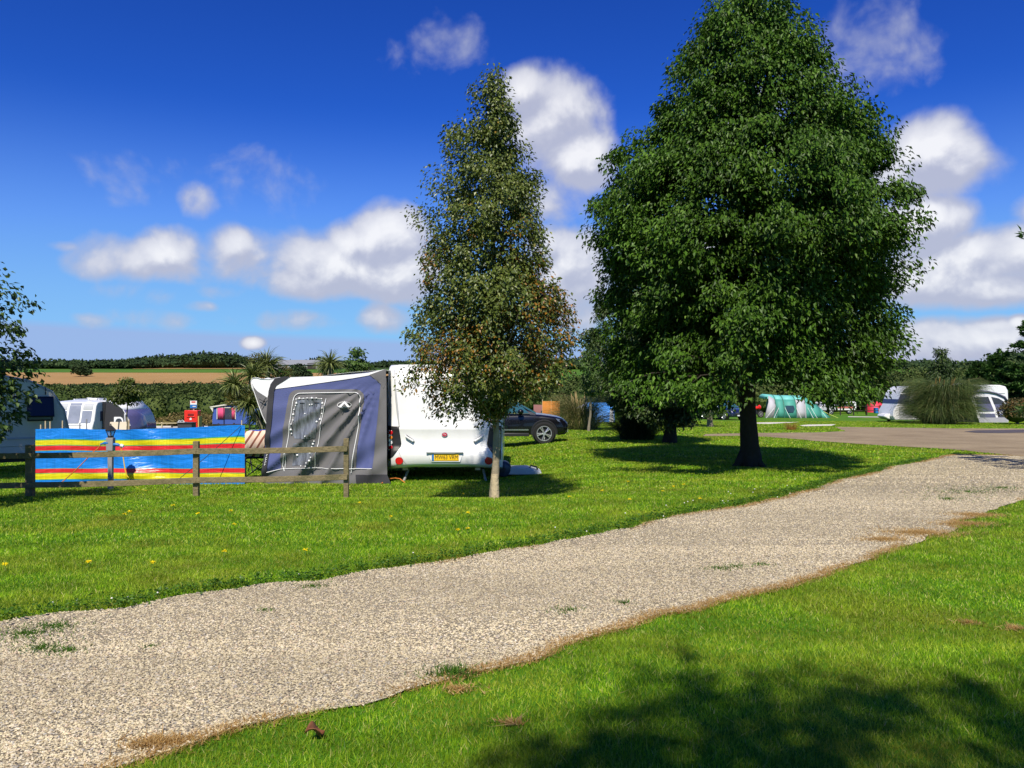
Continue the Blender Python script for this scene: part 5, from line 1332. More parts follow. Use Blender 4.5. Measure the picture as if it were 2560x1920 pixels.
# ------------------------------------------------------------------ teal tunnel tent
EY = 71.0
ex0 = XP(1980, EY); ez0 = gz(ex0, EY)
t = thing('tunnel_tent', 'large teal tunnel tent with grey panels and dark windows', 'tent', (ex0, EY, ez0))
def tt(px, py): return (XP(px, EY) - ex0, ZP(py, EY) - ez0)
M_T1 = mat('teal_roof', (.16, .52, .46), .6, var=.05); M_T2 = mat('teal_wall', (.065, .31, .24), .65, var=.06); M_T3 = mat('tent_grey', (.45, .44, .46), .65, var=.05); M_T4 = mat('teal_dark', (.03, .15, .11), .6)
def arch(x, h, w, n=14, p=2.4):
    out = []
    for k in range(n + 1):
        a = PI * k / n; c, s_ = -math.cos(a), math.sin(a)
        out.append((x, w * math.copysign(abs(c) ** (2 / p), c), h * abs(s_) ** (2 / p)))
    return out
hs_ = {1902: (2.02, 1.35), 1928: (2.0, 1.42), 1947: (1.96, 1.5), 1976: (1.95, 1.55), 1999: (1.92, 1.5), 2012: (1.75, 1.5), 2040: (1.05, 1.3), 2066: (.12, .95)}
ks = sorted(hs_)
for (a_, b_, mw, mr_) in ((1928, 1947, M_T2, M_T1), (1947, 1976, M_T2, M_T1), (1976, 1999, M_T3, M_T1), (1999, 2012, M_T2, M_T2), (2012, 2040, M_T2, M_T2), (2040, 2066, M_T2, M_T2)):
    ra, rb = arch(tt(a_, 0)[0], *hs_[a_]), arch(tt(b_, 0)[0], *hs_[b_])
    mb = MB(); mb.loft([ra[:5], rb[:5]], False, False); mb.loft([ra[10:], rb[10:]], False, False); obj('wall', mb, mw, t, 60, solid=.02)
    obj('roof_panel', MB().loft([ra[4:11], rb[4:11]], False, False), mr_, t, 60, solid=.03)
ra, rb = arch(tt(1906, 0)[0], 2.08, 1.3), arch(tt(1928, 0)[0], 2.02, 1.42)
obj('canopy', MB().loft([[(x - .5 * (1 - (z / 2.1)), y, z) for x, y, z in ra][4:11], rb[4:11]], False, False), M_T1, t, 60, solid=.03)
obj('entrance_panel', MB().loft([[(tt(1903, 0)[0] - .15, -1.4, .02), (tt(1910, 0)[0], -1.25, 1.4), (tt(1914, 0)[0], -.75, 1.95)], [tuple(p) for p in (arch(tt(1928, 0)[0], *hs_[1928])[0], arch(tt(1928, 0)[0], *hs_[1928])[2], arch(tt(1928, 0)[0], *hs_[1928])[4])]], False, False), M_T3, t, solid=.02)
obj('inner_wall', MB().prism([(-1.3, .05), (-1.2, 1.3), (-.6, 1.9), (.6, 1.9), (1.2, 1.3), (1.3, .05)], tt(1926, 0)[0], tt(1927, 0)[0], 'x'), M_T4, t)
obj('rolled_door', MB().ball((tt(1907, 0)[0], -.2, 1.86), (.2, 1.0, .22), 12, 8), M_T1, t)
wq = [tt(1950, 1013), tt(1970, 1013), tt(1972, 1022), tt(1968, 1030), tt(1956, 1030), tt(1952, 1024)]
def onwall(p):
    f_ = min(max(p[1] / 1.95, 0), .999); return -1.53 * (1 - f_ ** 2.4) ** (1 / 2.4) - .05
obj('window', MB().loft([[(p[0], onwall(p), p[1]) for p in wq], [(p[0], onwall(p) + .04, p[1]) for p in wq]]), glassmat('tent_window', (.03, .06, .07), .1), t)
dq = [tt(1917, 1049), tt(1927, 1012), tt(1933, 1022), tt(1926, 1049)]
obj('doorway', MB().loft([[(p[0], onwall(p) - .03, p[1]) for p in dq], [(p[0], onwall(p), p[1]) for p in dq]]), M_T4, t)
for px in (1928, 1947, 1976, 1999):
    obj('hoop', MB().tube([(x, y * 1.015, z * 1.012) for x, y, z in arch(tt(px, 0)[0], *hs_[px])], .035, 6), M_T4 if px != 1999 else M_T3, t)
for px, dx in ((1922, -.9), (1933, -.6), (1948, .3), (1976, .25), (2004, .3), (2012, .35), (2040, .2)):
    a_ = tt(px, 0)[0]; obj('guy_line', MB().tube([(a_, -1.5, .9 if px < 2030 else .5), (a_ + dx, -2.0, .0)], .013, 5), M_PIPE, t)
e_ = tt(2052, 1036); obj('guy_line', MB().tube([(e_[0] - .5, -.6, .75), (tt(2079, 0)[0], -1.5, 0)], .022, 5), mat('lime_cord', (.5, .62, .08), .6), t)
# red and black quad beside its entrance
x = XP(1886, 70); t = thing('motorcycle', 'red and black motorcycle parked beside the teal tent entrance', 'motorcycle', (x, 70, gz(x, 70)), .3)
for s_ in (-.62, .62): wheel(t, (s_, 0, .31), .31, .12, M_STEEL, 8)
obj('frame', MB().tube([(-.62, 0, .32), (-.2, 0, .55), (.35, 0, .8), (.62, 0, .32)], .05, 7).box((0, 0, .45), (.45, .28, .35)), M_BLACK, t)
obj('tank', MB().ball((.12, 0, .85), (.3, .16, .16)), M_FRED, t); obj('seat', MB().ball((-.38, 0, .80), (.4, .15, .09)), M_BLACK, t)
obj('handlebar', MB().tube([(.38, -.35, 1.05), (.42, 0, .98), (.38, .35, 1.05)], .022, 6), M_CHROME, t); obj('fairing', MB().ball((.5, 0, .9), (.16, .2, .22)), M_FRED, t)
obj('pannier', MB().box((-.55, -.25, .62), (.42, .18, .3)).box((-.55, .25, .62), (.42, .18, .3)), M_BLACK, t, bevel=.03)

# ------------------------------------------------------------------ blue tent, orange windbreak behind the car
BT = 58.0
x = XP(1498, BT); t = thing('tent', 'bright blue tent with pale ends standing behind the slender young tree', 'tent', (x, BT, gz(x, BT)))
obj('flysheet', MB().loft([[(-.95 * k, -y, z) for (y, z) in ((1.4, 0), (1.1, .8), (.6, 1.25), (0, 1.4), (-.6, 1.25), (-1.1, .8), (-1.4, 0))] for k in (1.0, .33, -.33, -1.0)]), mat('flysheet_blue', (.06, .30, .80), .6, var=.25, scale=3), t)
obj('porch', MB().loft([[(-.95, 1.4, 0), (-.95, .8, 1.05), (-.95, 0, 1.4), (-.95, -.8, 1.05), (-.95, -1.4, 0)], [(-1.9, .9, 0), (-1.8, .5, .7), (-1.75, 0, .95), (-1.8, -.5, .7), (-1.9, -.9, 0)]]), mat('pale_lilac_fabric', (.5, .52, .68), .6, var=.25, scale=4), t)
obj('side_panel', MB().prism([(.55, .05), (.62, .95), (.8, 1.1), (.9, .05)], -1.42, -1.40), M_AWW, t)
x = XP(1380, 46); t = thing('windbreak', 'plain orange windbreak standing between the black car and the pampas grass', 'windbreak', (x, 46, gz(x, 46)))
zt3 = ZP(1003, 46) - gz(x, 46); obj('cloth', MB().grid([[(-.55 + 1.0 * i / 12, .03 * math.sin(i * 1.3), z) for i in range(13)] for z in (.05, zt3 * .5, zt3)]), mat('orange_cloth', (.45, .16, .015), .8, var=.25), t, 180, solid=.01)
for q_ in (-.55, -.05, .45): obj('stake', MB().tube([(q_, .04, -.1), (q_, .04, zt3 + .1)], .02, 6), M_PALE, t)
x = XP(1360, 48); t = thing('beach_hut_tent', 'dusky pink pop-up shelter partly hidden behind the black car bonnet', 'shelter', (x, 48, gz(x, 48)))
obj('shell', MB().loft([[(-.9, -y, z) for (y, z) in ((.8, 0), (.7, 1.0), (.3, 1.5), (-.3, 1.5), (-.7, 1.0), (-.8, 0))], [(.7, -y, z * .98) for (y, z) in ((.8, 0), (.7, 1.0), (.3, 1.5), (-.3, 1.5), (-.7, 1.0), (-.8, 0))]]), mat('dusky_pink', (.20, .08, .07), .8, var=.1), t)
obj('flap', MB().box((0, -.82, .6), (.6, .03, 1.0)), M_AWD, t); t.scale = (.7, .8, .85)

# ------------------------------------------------------------------ right caravan with grey and white porch
RY = 57.0
rx0 = XP(2222, RY); rz0 = gz(XP(2370, RY), RY) - .05
t = thing('caravan', 'long white caravan side on behind the biggest pampas grass', 'caravan', (rx0, RY, rz0))
def rl(px, py): return (XP(px, RY) - rx0, ZP(py, RY) - rz0)
pf = [rl(2238, 1050), rl(2232, 1040), rl(2234, 1026), rl(2243, 1011), rl(2246, 1000), rl(2252, 982), rl(2260, 971), rl(2272, 966), rl(2300, 965), rl(2390, 961), rl(2500, 962.5), rl(2514, 966), rl(2520, 976), rl(2521, 1000), rl(2519, 1048)]
obj('body', MB().prism(pf, 0, 2.3), M_WHITE, t, bevel=.05)
fq = [rl(2243.5, 1009), rl(2247, 999), rl(2253, 983), rl(2261, 972.5), rl(2273, 967.5), rl(2288, 967), rl(2282, 975), rl(2277, 990), rl(2273, 1011)]
obj('front_window', MB().prism([(p[0] - .02, p[1]) for p in fq], -.02, 2.32), M_GLASSD, t, bevel=.02)
obj('window_bar', MB().box((rl(2257, 0)[0], -.03, rl(0, 984)[1]), (.42, .03, .05)), M_WHITE, t)
obj('a_frame_cover', MB().prism([rl(2218, 1042), rl(2222, 1037), rl(2235, 1034), rl(2248, 1040), rl(2244, 1052), rl(2228, 1048)], .5, 1.7), M_WHITE, t, bevel=.06)
obj('jockey_wheel', MB().tube([rl(2240, 1046)[:1] + (1.1, rl(0, 1040)[1]), rl(2240, 1046)[:1] + (1.1, .1)], .04, 6).disc((rl(2240, 0)[0], 1.1, .12), (0, 1, 0), .12, .08, 14), M_BLACK, t)
obj('gas_locker', MB().prism([rl(2248, 1045), rl(2247, 1016), rl(2275, 1014), rl(2278, 1045)], -.03, .0), M_WGREY, t, bevel=.01)
wheel(t, (rl(2400, 0)[0], .12, .33), .33, .2, M_ALLOY, 6); wheel(t, (rl(2400, 0)[0], 2.18, .33), .33, .2, M_ALLOY, 6, side=1)
obj('chassis', MB().box((rl(2380, 0)[0], 1.15, .3), (6.8, 2, .2)), M_BLACK, t)
obj('roof_light', MB().box((rl(2420, 0)[0], 1.1, rl(0, 961)[1] + .03), (.8, .6, .1)), M_WHITE, t, bevel=.02)
obj('side_window', MB().box((rl(2340, 0)[0], -.01, rl(0, 1000)[1]), (1.4, .04, .7)), M_GLASSD, t, bevel=.02)
obj('awning_rail', MB().box((rl(2503, 0)[0], -.015, rl(0, 983)[1]), (.5, .03, .03)), M_WGREY, t)
t = thing('porch_awning', 'grey and white porch awning with big windows on the right caravan', 'awning', (rx0, RY - 2.6, gz(XP(2465, RY - 2.6), RY - 2.6)))
RY2 = RY - 2.6
def ra_(px, py): return (XP(px, RY2) - rx0, max(ZP(py, RY2) - t.location.z, .0))
top_l = [ra_(2412, 987), ra_(2425, 982), ra_(2445, 979), ra_(2470, 980), ra_(2490, 984), ra_(2510, 993), ra_(2517, 1004)]
obj('front_panel', MB().prism([ra_(2448, 1056), ra_(2440, 1030), ra_(2428, 1002), ra_(2412, 988)] + top_l[1:] + [ra_(2520, 1030), ra_(2521, 1056)], 0, .03), M_AWW, t)
def xs_roof(y): return [(p[0], y, p[1] + .02 + (.25 if y > 1 else 0)) for p in top_l]
obj('roof', MB().loft([xs_roof(-.1), xs_roof(2.6)], False, False), mat('awning_slate', (.12, .12, .19), .7), t, 60, solid=.10)
obj('side_wall', MB().loft([[(ra_(2448, 0)[0], 0, 0), (ra_(2440, 0)[0], 0, ra_(0, 1030)[1]), (ra_(2412, 0)[0], 0, ra_(0, 987)[1])], [(ra_(2448, 0)[0] - .1, 2.55, 0), (ra_(2440, 0)[0] - .1, 2.55, ra_(0, 1030)[1]), (ra_(2412, 0)[0], 2.55, ra_(0, 985)[1])]], False, False), M_AWG, t, solid=.03)
M_VIO = glassmat('violet_window', (.12, .125, .22), .15)
for q_ in ([(2434, 993), (2470, 992), (2477, 1009), (2441, 1010)], [(2478, 992), (2496, 996), (2508, 1003), (2512, 1010), (2485, 1010)]):
    obj('upper_window', MB().prism([ra_(*p) for p in q_], -.03, -.002), M_GLASSD, t)
for q_ in ([(2441, 1010.4), (2477, 1009.4), (2485, 1028), (2446, 1029)], [(2486, 1010.4), (2512, 1010.4), (2513, 1027), (2492, 1028)]):
    obj('curtained_window', MB().prism([ra_(*p) for p in q_], -.03, -.002), M_VIO, t)
for q_ in ([(2447, 1034), (2486, 1034), (2489, 1043), (2450, 1044)], [(2493, 1034), (2514, 1034), (2515, 1043), (2496, 1043)]):
    obj('lower_window', MB().prism([ra_(*p) for p in q_], -.03, -.002), M_VIO, t)
obj('skirt', MB().prism([ra_(2444, 1044), ra_(2517, 1043.5), ra_(2520, 1056), ra_(2448, 1056)], -.045, -.005), mat('skirt_grey', (.36, .36, .42), .8, var=.12), t)

# ------------------------------------------------------------------ far right: camper, red tent, green windbreak, fence
CY2 = 84.0
x = XP(2098, CY2); t = thing('campervan', 'white campervan with a red stripe glimpsed through the low leaves of the big tree', 'campervan', (x, CY2, gz(x, CY2)))
zz_ = ZP(1003, CY2) - gz(x, CY2)
obj('body', MB().prism([(-2.6, .35), (-2.65, zz_ * .45), (-2.3, zz_ * .55), (-1.9, zz_ * .92), (-1.2, zz_), (1.6, zz_), (1.8, zz_ * .9), (1.85, .35)], 0, 2), M_WHITE, t, bevel=.08)
obj('window', MB().box((.3, -.01, zz_ * .68), (2.2, .03, .5)), M_GLASSD, t, bevel=.03); obj('windscreen', MB().prism([(-2.28, zz_ * .58), (-1.92, zz_ * .88), (-1.4, zz_ * .88), (-1.4, zz_ * .58)], -.02, 2.02), M_GLASSD, t)
obj('stripe', MB().box((-.3, -.012, zz_ * .50), (3.9, .03, .18)), mat('coral_stripe', (.5, .14, .10), .5), t)
for s_ in (-1.7, 1.1): wheel(t, (s_, .1, .33), .33, .2, M_ALLOY, 6)
x = XP(2062, 80); t = thing('caravan', 'small pale caravan end beside the campervan in the far field', 'caravan', (x, 80, gz(x, 80)))
zz_ = ZP(1012, 80) - gz(x, 80); obj('body', MB().prism([(-.6, .4), (-.7, 1.2), (-.5, zz_ - .3), (-.2, zz_), (1.2, zz_), (1.4, .4)], 0, 2), M_WGREY, t, bevel=.08); obj('window', MB().box((.2, -.01, 1.5), (.9, .03, .5)), M_GLASSD, t); wheel(t, (.6, .1, .3), .3, .2, M_ALLOY, 6)
x = XP(2186, 92); t = thing('dome_tent', 'red dome tent pitched in front of the green windbreak', 'tent', (x, 92, gz(x, 92)))
obj('flysheet', MB().loft([[(1.0 * math.cos(a_) * k * (1.15 if math.cos(a_) > 0 else 1), 1.0 * math.sin(a_) * k, z * 1.25) for a_ in np.linspace(0, 2 * PI, 17)[:-1]] for (k, z) in ((1, 0), (.93, .4), (.75, .75), (.45, .95), (.08, 1.03))]), mat('tent_red', (.62, .03, .06), .6, var=.1), t)
obj('door', MB().prism([(-.1, .05), (-.08, .6), (.1, .72), (.28, .6), (.3, .05)], -1.03, -.97), M_FRED, t)
x = XP(2190, 88); tag(obj('storage_box', MB().box((x, 88, gz(x, 88) + .28), (.34, .5, .56)).box((x, 88, gz(x, 88) + .58), (.40, .56, .06)), M_BLUE, None, bevel=.03), 'bright blue storage box standing before the red dome tent', 'box')
x0_, x1_ = XP(2183, 96), XP(2245, 96); t = thing('windbreak', 'pale grey and lime green windbreak behind the red dome tent', 'windbreak', (x0_, 96, gz(x0_, 96)))
z1_ = ZP(1005, 96) - gz(x0_, 96); w_ = x1_ - x0_
obj('grey_panel', MB().grid([[(.3 * w_ * i / 6, .05 * math.sin(i * 1.5), z) for i in range(7)] for z in (.05, z1_)]), mat('windbreak_grey', (.55, .55, .55), .6), t, 180, solid=.02)
obj('green_panel', MB().grid([[(.3 * w_ + .7 * w_ * i / 12, .07 * math.sin(i * 1.2), z) for i in range(13)] for z in (.05, z1_ * 1.02)]), mat('windbreak_lime', (.20, .42, .08), .6, var=.2), t, 180, solid=.02)
for k in (0, .3, .65, 1): obj('pole', MB().tube([(k * w_, .03, -.1), (k * w_, .03, z1_ + .15)], .03, 6), M_STEEL, t)
low_fence('low dark rail fence across the far field below the big tree branches', [2035, 2068, 2101, 2134, 2167, 2200, 2236], 78, .95, M_DWOOD)
# ------------------------------------------------------------------ trees
L_BIG = leafmat('leaf_dark_green', [(0, (.022, .05, .004)), (.45, (.043, .10, .007)), (.8, (.066, .145, .011)), (1, (.115, .20, .025))], .48, .22, .16)
L_BIRCH = leafmat('leaf_birch', [(0, (.05, .075, .010)), (.5, (.105, .145, .020)), (.85, (.155, .195, .034)), (1, (.27, .29, .08))], .42, .5, .25, patch=((.29, .135, .012), 2.04), pscale=.9)
L_YOUNG = leafmat('leaf_bright', [(0, (.04, .08, .014)), (.5, (.07, .135, .022)), (1, (.14, .22, .05))], .42, .4, .3)
L_SHADE = leafmat('leaf_mid', [(0, (.02, .045, .010)), (.5, (.04, .075, .014)), (1, (.075, .115, .025))], .5, .35, .2)
M_BIRCHB = mat('birch_bark', (.30, .25, .17), .85, .2, var=.35, scale=9, bump=.7, bscale=20, dirt=((.055, .045, .03), 6, .75))

TY_ = 11.75; bx_ = XP(1237, TY_); b0 = gz(bx_, TY_)
def bp_(rows, px0, Y, z0):
    return [(ZP(y, Y) - z0, max((px0 - l) * Y / F, .04), max((r - px0) * Y / F, .04)) for (y, l, r) in rows]
bprof = bp_([(1035, 1120, 1250), (1000, 1060, 1290), (960, 1010, 1400), (920, 992, 1422), (870, 1005, 1424), (800, 998, 1420), (745, 1008, 1412), (715, 1018, 1385), (690, 1022, 1352), (650, 1030, 1362), (600, 1036, 1370), (540, 1040, 1356), (490, 1050, 1350), (440, 1082, 1345), (380, 1092, 1322),
              (320, 1102, 1300), (280, 1115, 1300), (240, 1150, 1272), (210, 1215, 1258), (190, 1230, 1250)], 1237, TY_, b0)
tree('birch_tree', 'slim birch with pale trunk and browning leaves in front of the white caravan', 'tree', (bx_, TY_, b0), bprof, (.052, 6.1), 900, 72000, .055, .185, L_BIRCH, M_BIRCHB, 5, droop=.6, flat=1.15, rough=.34, inner=.2, rise=.8, wr=.64, nlimb=90)
obj('bark_guard', MB().tube([(0, 0, -.02), (.002, 0, .12), (0, .002, .25), (.003, 0, .36)], [.07, .063, .06, .056], 12), mat('pale_bark_foot', (.50, .40, .25), .9, .2, var=.3, scale=14, bump=1, bscale=25, dirt=((.2, .15, .09), 9, .6)), bpy.data.objects['birch_tree'], 60)

GY = 17.0; gx = XP(1872, GY); g0 = gz(gx, GY)
gprof = bp_([(950, 1560, 2150), (925, 1485, 2225), (880, 1478, 2240), (800, 1476, 2235), (750, 1486, 2210), (700, 1483, 2240), (640, 1468, 2292), (560, 1492, 2266), (480, 1496, 2256), (420, 1570, 2240), (370, 1578, 2215),
              (300, 1635, 2150), (250, 1645, 2105), (200, 1650, 2070), (150, 1655, 2035), (90, 1700, 2035), (40, 1745, 2030), (0, 1770, 2010), (-25, 1860, 1960)], 1872, GY, g0)
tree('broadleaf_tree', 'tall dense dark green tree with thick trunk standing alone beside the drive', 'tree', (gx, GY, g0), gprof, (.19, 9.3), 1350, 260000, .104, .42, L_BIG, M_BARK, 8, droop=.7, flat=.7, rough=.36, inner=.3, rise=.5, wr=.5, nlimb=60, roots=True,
     extra=[(XP(px, GY + dy) - gx, dy, ZP(py, GY + dy) - g0) for (px, py, dy) in ((2060, 985, -2.2), (2095, 995, -2.4), (2130, 980, -2.3), (2160, 985, -2.0), (2110, 960, -2.6), (2180, 965, -1.5), (2040, 960, -2.6), (1760, 985, -2.8), (1790, 1000, -2.6), (1745, 1000, -2.4), (1815, 975, -2.6), (1720, 965, -2.7), (1620, 975, -2.4), (1660, 985, -2.2), (1560, 960, -2.2))])

SY2 = 27.0; s_x = XP(1675, SY2); s0 = gz(s_x, SY2)
sprof = bp_([(1050, 1560, 1760), (1000, 1490, 1790), (950, 1458, 1800), (880, 1450, 1810), (820, 1455, 1800), (770, 1475, 1790), (720, 1500, 1780), (660, 1540, 1760), (600, 1610, 1720)], 1675, SY2, s0)
tree('broadleaf_tree', 'shorter dark tree with stout trunk behind the tall dense tree', 'tree', (s_x, SY2, s0), sprof, (.21, 6.0), 420, 52000, .14, .44, L_SHADE, M_BARK, 12, droop=.6, flat=.7, rough=.25, inner=.3, wr=.5, nlimb=60)
s_x = XP(1775, 46); s0 = gz(s_x, 46)
tree('small_tree', 'small tree with short trunk between the dark cars and the tall tree', 'tree', (s_x, 46, s0), bp_([(1040, 1740, 1815), (1005, 1715, 1830), (950, 1710, 1835), (890, 1730, 1815), (850, 1760, 1790)], 1775, 46, s0), (.17, 4.2), 110, 4200, .16, .42, L_SHADE, M_BARKG, 15, nlimb=25)
yx = XP(1472, 38.5); y0 = gz(yx, 38.5)
tree('young_tree', 'slender leaning young tree with light green leaves before the blue tent', 'tree', (yx, 38.5, y0), bp_([(985, 1450, 1545), (960, 1440, 1575), (930, 1430, 1590), (880, 1435, 1580), (830, 1450, 1560), (790, 1480, 1530)], 1472, 38.5, y0), (.06, 5.0), 150, 7000, .13, .34, L_YOUNG, M_BARKG, 17, lean=(.55, 0), nlimb=40, rough=.3)
# the young tree at the left whose branches reach into view, and its taller neighbour out of frame that shades the left caravan
fx_, fy_ = -7.75, 10.5; f0 = gz(fx_, fy_)
tree('young_tree', 'young tree at the left edge with sparse branches hanging over the fence', 'tree', (fx_, fy_, f0), [(.8, .9, .95), (1.1, 1.5, 1.4), (1.6, 1.7, 1.45), (2.1, 1.6, 1.3), (2.6, 1.4, 1.2), (3.1, 1.2, 1.1), (3.6, 1.0, .8), (4.2, .6, .45), (4.7, .3, .2)], (.07, 4.5), 380, 17000, .08, .22, leafmat('leaf_left_tree', [(0, (.025, .05, .012)), (.6, (.045, .085, .018)), (1, (.12, .19, .04))], .4, .45, .3), M_BARKG, 21, droop=.5, flat=.8, rough=.28, inner=.25, wr=.72, nlimb=50)
tree('broadleaf_tree', 'tall tree just past the left edge that shades the grey caravan', 'tree', (-13.0, 14.4, gz(-13.0, 14.4)), [(1.9, 1.6, 1.9), (3.4, 2.7, 2.3), (5, 3.0, 2.5), (7, 3.0, 2.5), (8.6, 2.6, 2.4), (10.3, 1.2, 1.2)], (.2, 9.6), 360, 30000, .19, .5, L_SHADE, M_BARK, 23, nlimb=40, rough=.05)
# the tree behind us whose crown throws the shade on the near lawn
tree('broadleaf_tree', 'spreading tree behind the viewpoint that throws shade on the near lawn', 'tree', (.8, -5.9, gz(.8, -5.9)), [(4.6, 2.8, 3.2), (6, 3.6, 4.4), (7.6, 3.4, 4.8), (8.8, 3.0, 4.4), (9.9, 1.9, 3.6), (10.7, .9, 2.0)], (.3, 9.4), 300, 30000, .19, .5, L_SHADE, M_BARK, 29, nlimb=60, rough=.28)

# ------------------------------------------------------------------ cordylines
def palm(name, label, px, base_py, Y, heads, seed, m_leaf, blade=.85, base_z=None):
    x = XP(px, Y); z0 = gz(x, Y)
    rg = np.random.default_rng(seed)
    t_ = thing(name, label, 'palm', (x, Y, z0))
    mb = MB()
    for (hx, hy, dy, k) in heads:
        hx_, hz_ = XP(hx, Y) - x, ZP(hy, Y) - z0
        mb.tube([(0, 0, -.1), (hx_ * .35, dy * .4, hz_ * .45), (hx_ * .9, dy, hz_ * .85), (hx_, dy, hz_)], [.13, .10, .075, .06], 8)
        v1, f1 = arcs(int(210 * k), rg, .05, blade * k, (.55, .55), .055 * k, .95, 4)
        v2, f2 = arcs(int(90 * k), rg, .06, blade * .9 * k, (-.35, .4), .05 * k, .9, 4)
        v, f = join([(v1, f1), (v2, f2)])
        npobj('leaf_head', v + np.array([hx_, dy, hz_]), f, m_leaf, t_)
    obj('stem', mb, M_BARKG, t_, 60)
    return t_
M_CORD = leafmat('cordyline_leaf', [(0, (.06, .08, .02)), (.5, (.16, .20, .05)), (1, (.32, .36, .13))], .4, .4, .2)
M_BROWN = leafmat('cordyline_flower', [(0, (.05, .05, .01)), (.6, (.12, .10, .02)), (1, (.18, .14, .03))], .7, .2, .15)
PY = 24.0
pl_ = palm('cordyline_palm', 'big many headed cordyline palm behind the awning canopy', 690, 1130, PY, [(662, 915, .2, 1.0), (640, 940, -.3, .9), (600, 962, -.5, .9), (690, 950, .4, .8), (640, 1010, -.6, 1.0), (655, 1045, -.2, .9)], 31, M_CORD, .68)
rg = np.random.default_rng(5)
for (px, py, r, dy) in ((640, 905, .34, .2), (615, 1000, .42, -.6), (655, 985, .36, -.3), (585, 985, .26, 0), (690, 930, .3, .6)):
    c = P(px, py, PY) - pl_.location; n = 420
    u_ = norm(rg.normal(0, 1, (n, 3))); pos = np.array(c) + np.array([0, dy, 0]) + u_ * r * rg.uniform(.3, 1, (n, 1)) * np.array([1, .7, .75])
    v, f = leaves(pos, u_ + rg.normal(0, .4, (n, 3)), rg.normal(0, 1, (n, 3)), rg.uniform(.05, .12, n), .3); npobj('flower_foliage', v, f, M_BROWN, pl_)
palm('cordyline_palm', 'smaller cordyline palm showing above the awning roof', 820, 1100, 27, [(826, 910, 0, 1.0), (806, 918, .4, .85)], 33, M_CORD, .6)
x = XP(890, 34); z0 = gz(x, 34)
tree('small_tree', 'bushy fresh green tree showing above the awning roof beside the cordyline', 'tree', (x, 34, z0), bp_([(1000, 820, 950), (950, 835, 940), (925, 848, 938), (905, 862, 928), (885, 866, 918), (872, 876, 900)], 890, 34, z0), (.08, 3.7), 120, 5200, .15, .3, L_YOUNG, M_BARKG, 37, nlimb=30, rough=.35)
x = XP(318, 38); z0 = gz(x, 38)
tree('small_tree', 'small yellow green tree with thin dark stem beside the far porch', 'tree', (x, 38, z0), bp_([(1008, 300, 345), (995, 272, 354), (978, 276, 358), (960, 288, 340), (946, 305, 322)], 318, 38, z0), (.05, 2.9), 60, 3600, .14, .3, leafmat('leaf_yellowish', [(0, (.05, .075, .012)), (.6, (.10, .14, .022)), (1, (.19, .22, .05))], .45, .4, .25), M_BARKG, 39, nlimb=20)

# ------------------------------------------------------------------ pampas grasses, bushes
def pampas(label, px, base_py, Y, hw_px, top_py, n, seed, ramp, name='pampas_grass', plume=None, wind=0):
    x = XP(px, Y); z0 = gz(x, Y); rg = np.random.default_rng(seed)
    hw_, ht = hw_px * Y / F, ZP(top_py, Y) - z0
    t_ = thing(name, label, 'grass clump', (x, Y, z0))
    L = ht * 1.38
    v1, f1 = arcs(n, rg, hw_ * .6, L * 1.0, (1.40, .10), .012 * ht * .9, 2.2, 7, 3.0)
    v2, f2 = arcs(int(n * .8), rg, hw_ * .8, L * .72, (1.15, .22), .012 * ht * .9, 2.0, 6, 2.2)
    v, f = join([(v1, f1), (v2, f2)])
    v[:, 0] += wind * (v[:, 2] / ht) ** 2 * ht
    npobj('leaf_blades', v, f, leafmat(label[:12].replace(' ', '_') + '_blade', ramp, .55, .3, .2), t_)
    if plume:
        mb = MB()
        for k in range(plume[0]):
            a_ = rg.uniform(0, 2 * PI); r_ = hw_ * .6 * rg.uniform(0, 1) ** .5; h_ = ht * rg.uniform(.85, 1.08); bx2, by2 = math.cos(a_) * r_, math.sin(a_) * r_
            pt = [(bx2 * .5, by2 * .5, .2), (bx2 * .9 + wind * ht * .4, by2, h_ * .75), (bx2 * 1.1 + wind * ht * .8, by2, h_)]
            mb.tube(pt, [.012, .01, .006], 4); e0 = Vector(pt[1]).lerp(Vector(pt[2]), .2)
            mb.tube([e0, e0.lerp(Vector(pt[2]), .5), Vector(pt[2]) + Vector((wind * .1, 0, .02))], [.015, .032, .006], 5)
        obj('plumes', mb, leafmat('plume', [(0, plume[1]), (1, [c * 1.4 for c in plume[1]])], .9, .1, .2), t_, 60)
    return t_
pampas('tall strawy pampas clump beside the nose of the black car', 1448, 1073, 41, 58, 985, 1500, 41, [(0, (.05, .07, .015)), (.45, (.11, .13, .03)), (.75, (.24, .21, .08)), (1, (.42, .34, .15))], plume=(14, (.40, .30, .14)))
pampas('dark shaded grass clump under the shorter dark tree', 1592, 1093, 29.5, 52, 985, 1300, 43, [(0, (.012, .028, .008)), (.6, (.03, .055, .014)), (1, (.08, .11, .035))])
pampas('biggest pampas grass leaning over in front of the right caravan', 2348, 1057, 52.5, 43, 950, 7500, 45, [(0, (.032, .06, .012)), (.5, (.075, .12, .026)), (.88, (.135, .17, .045)), (1, (.30, .25, .09))], plume=(9, (.26, .16, .05)), wind=.13)
pampas('small orange tuft of dead grass on the verge by the tarmac road', 1978, 1074, 40.5, 17, 1056, 420, 47, [(0, (.20, .07, .012)), (.6, (.34, .13, .025)), (1, (.48, .24, .07))], name='grass_tuft')
pampas('little green grass clump left of the shaded trunk', 1712, 1063, 44, 22, 1040, 300, 48, [(0, (.04, .06, .012)), (1, (.14, .16, .04))], name='grass_tuft')
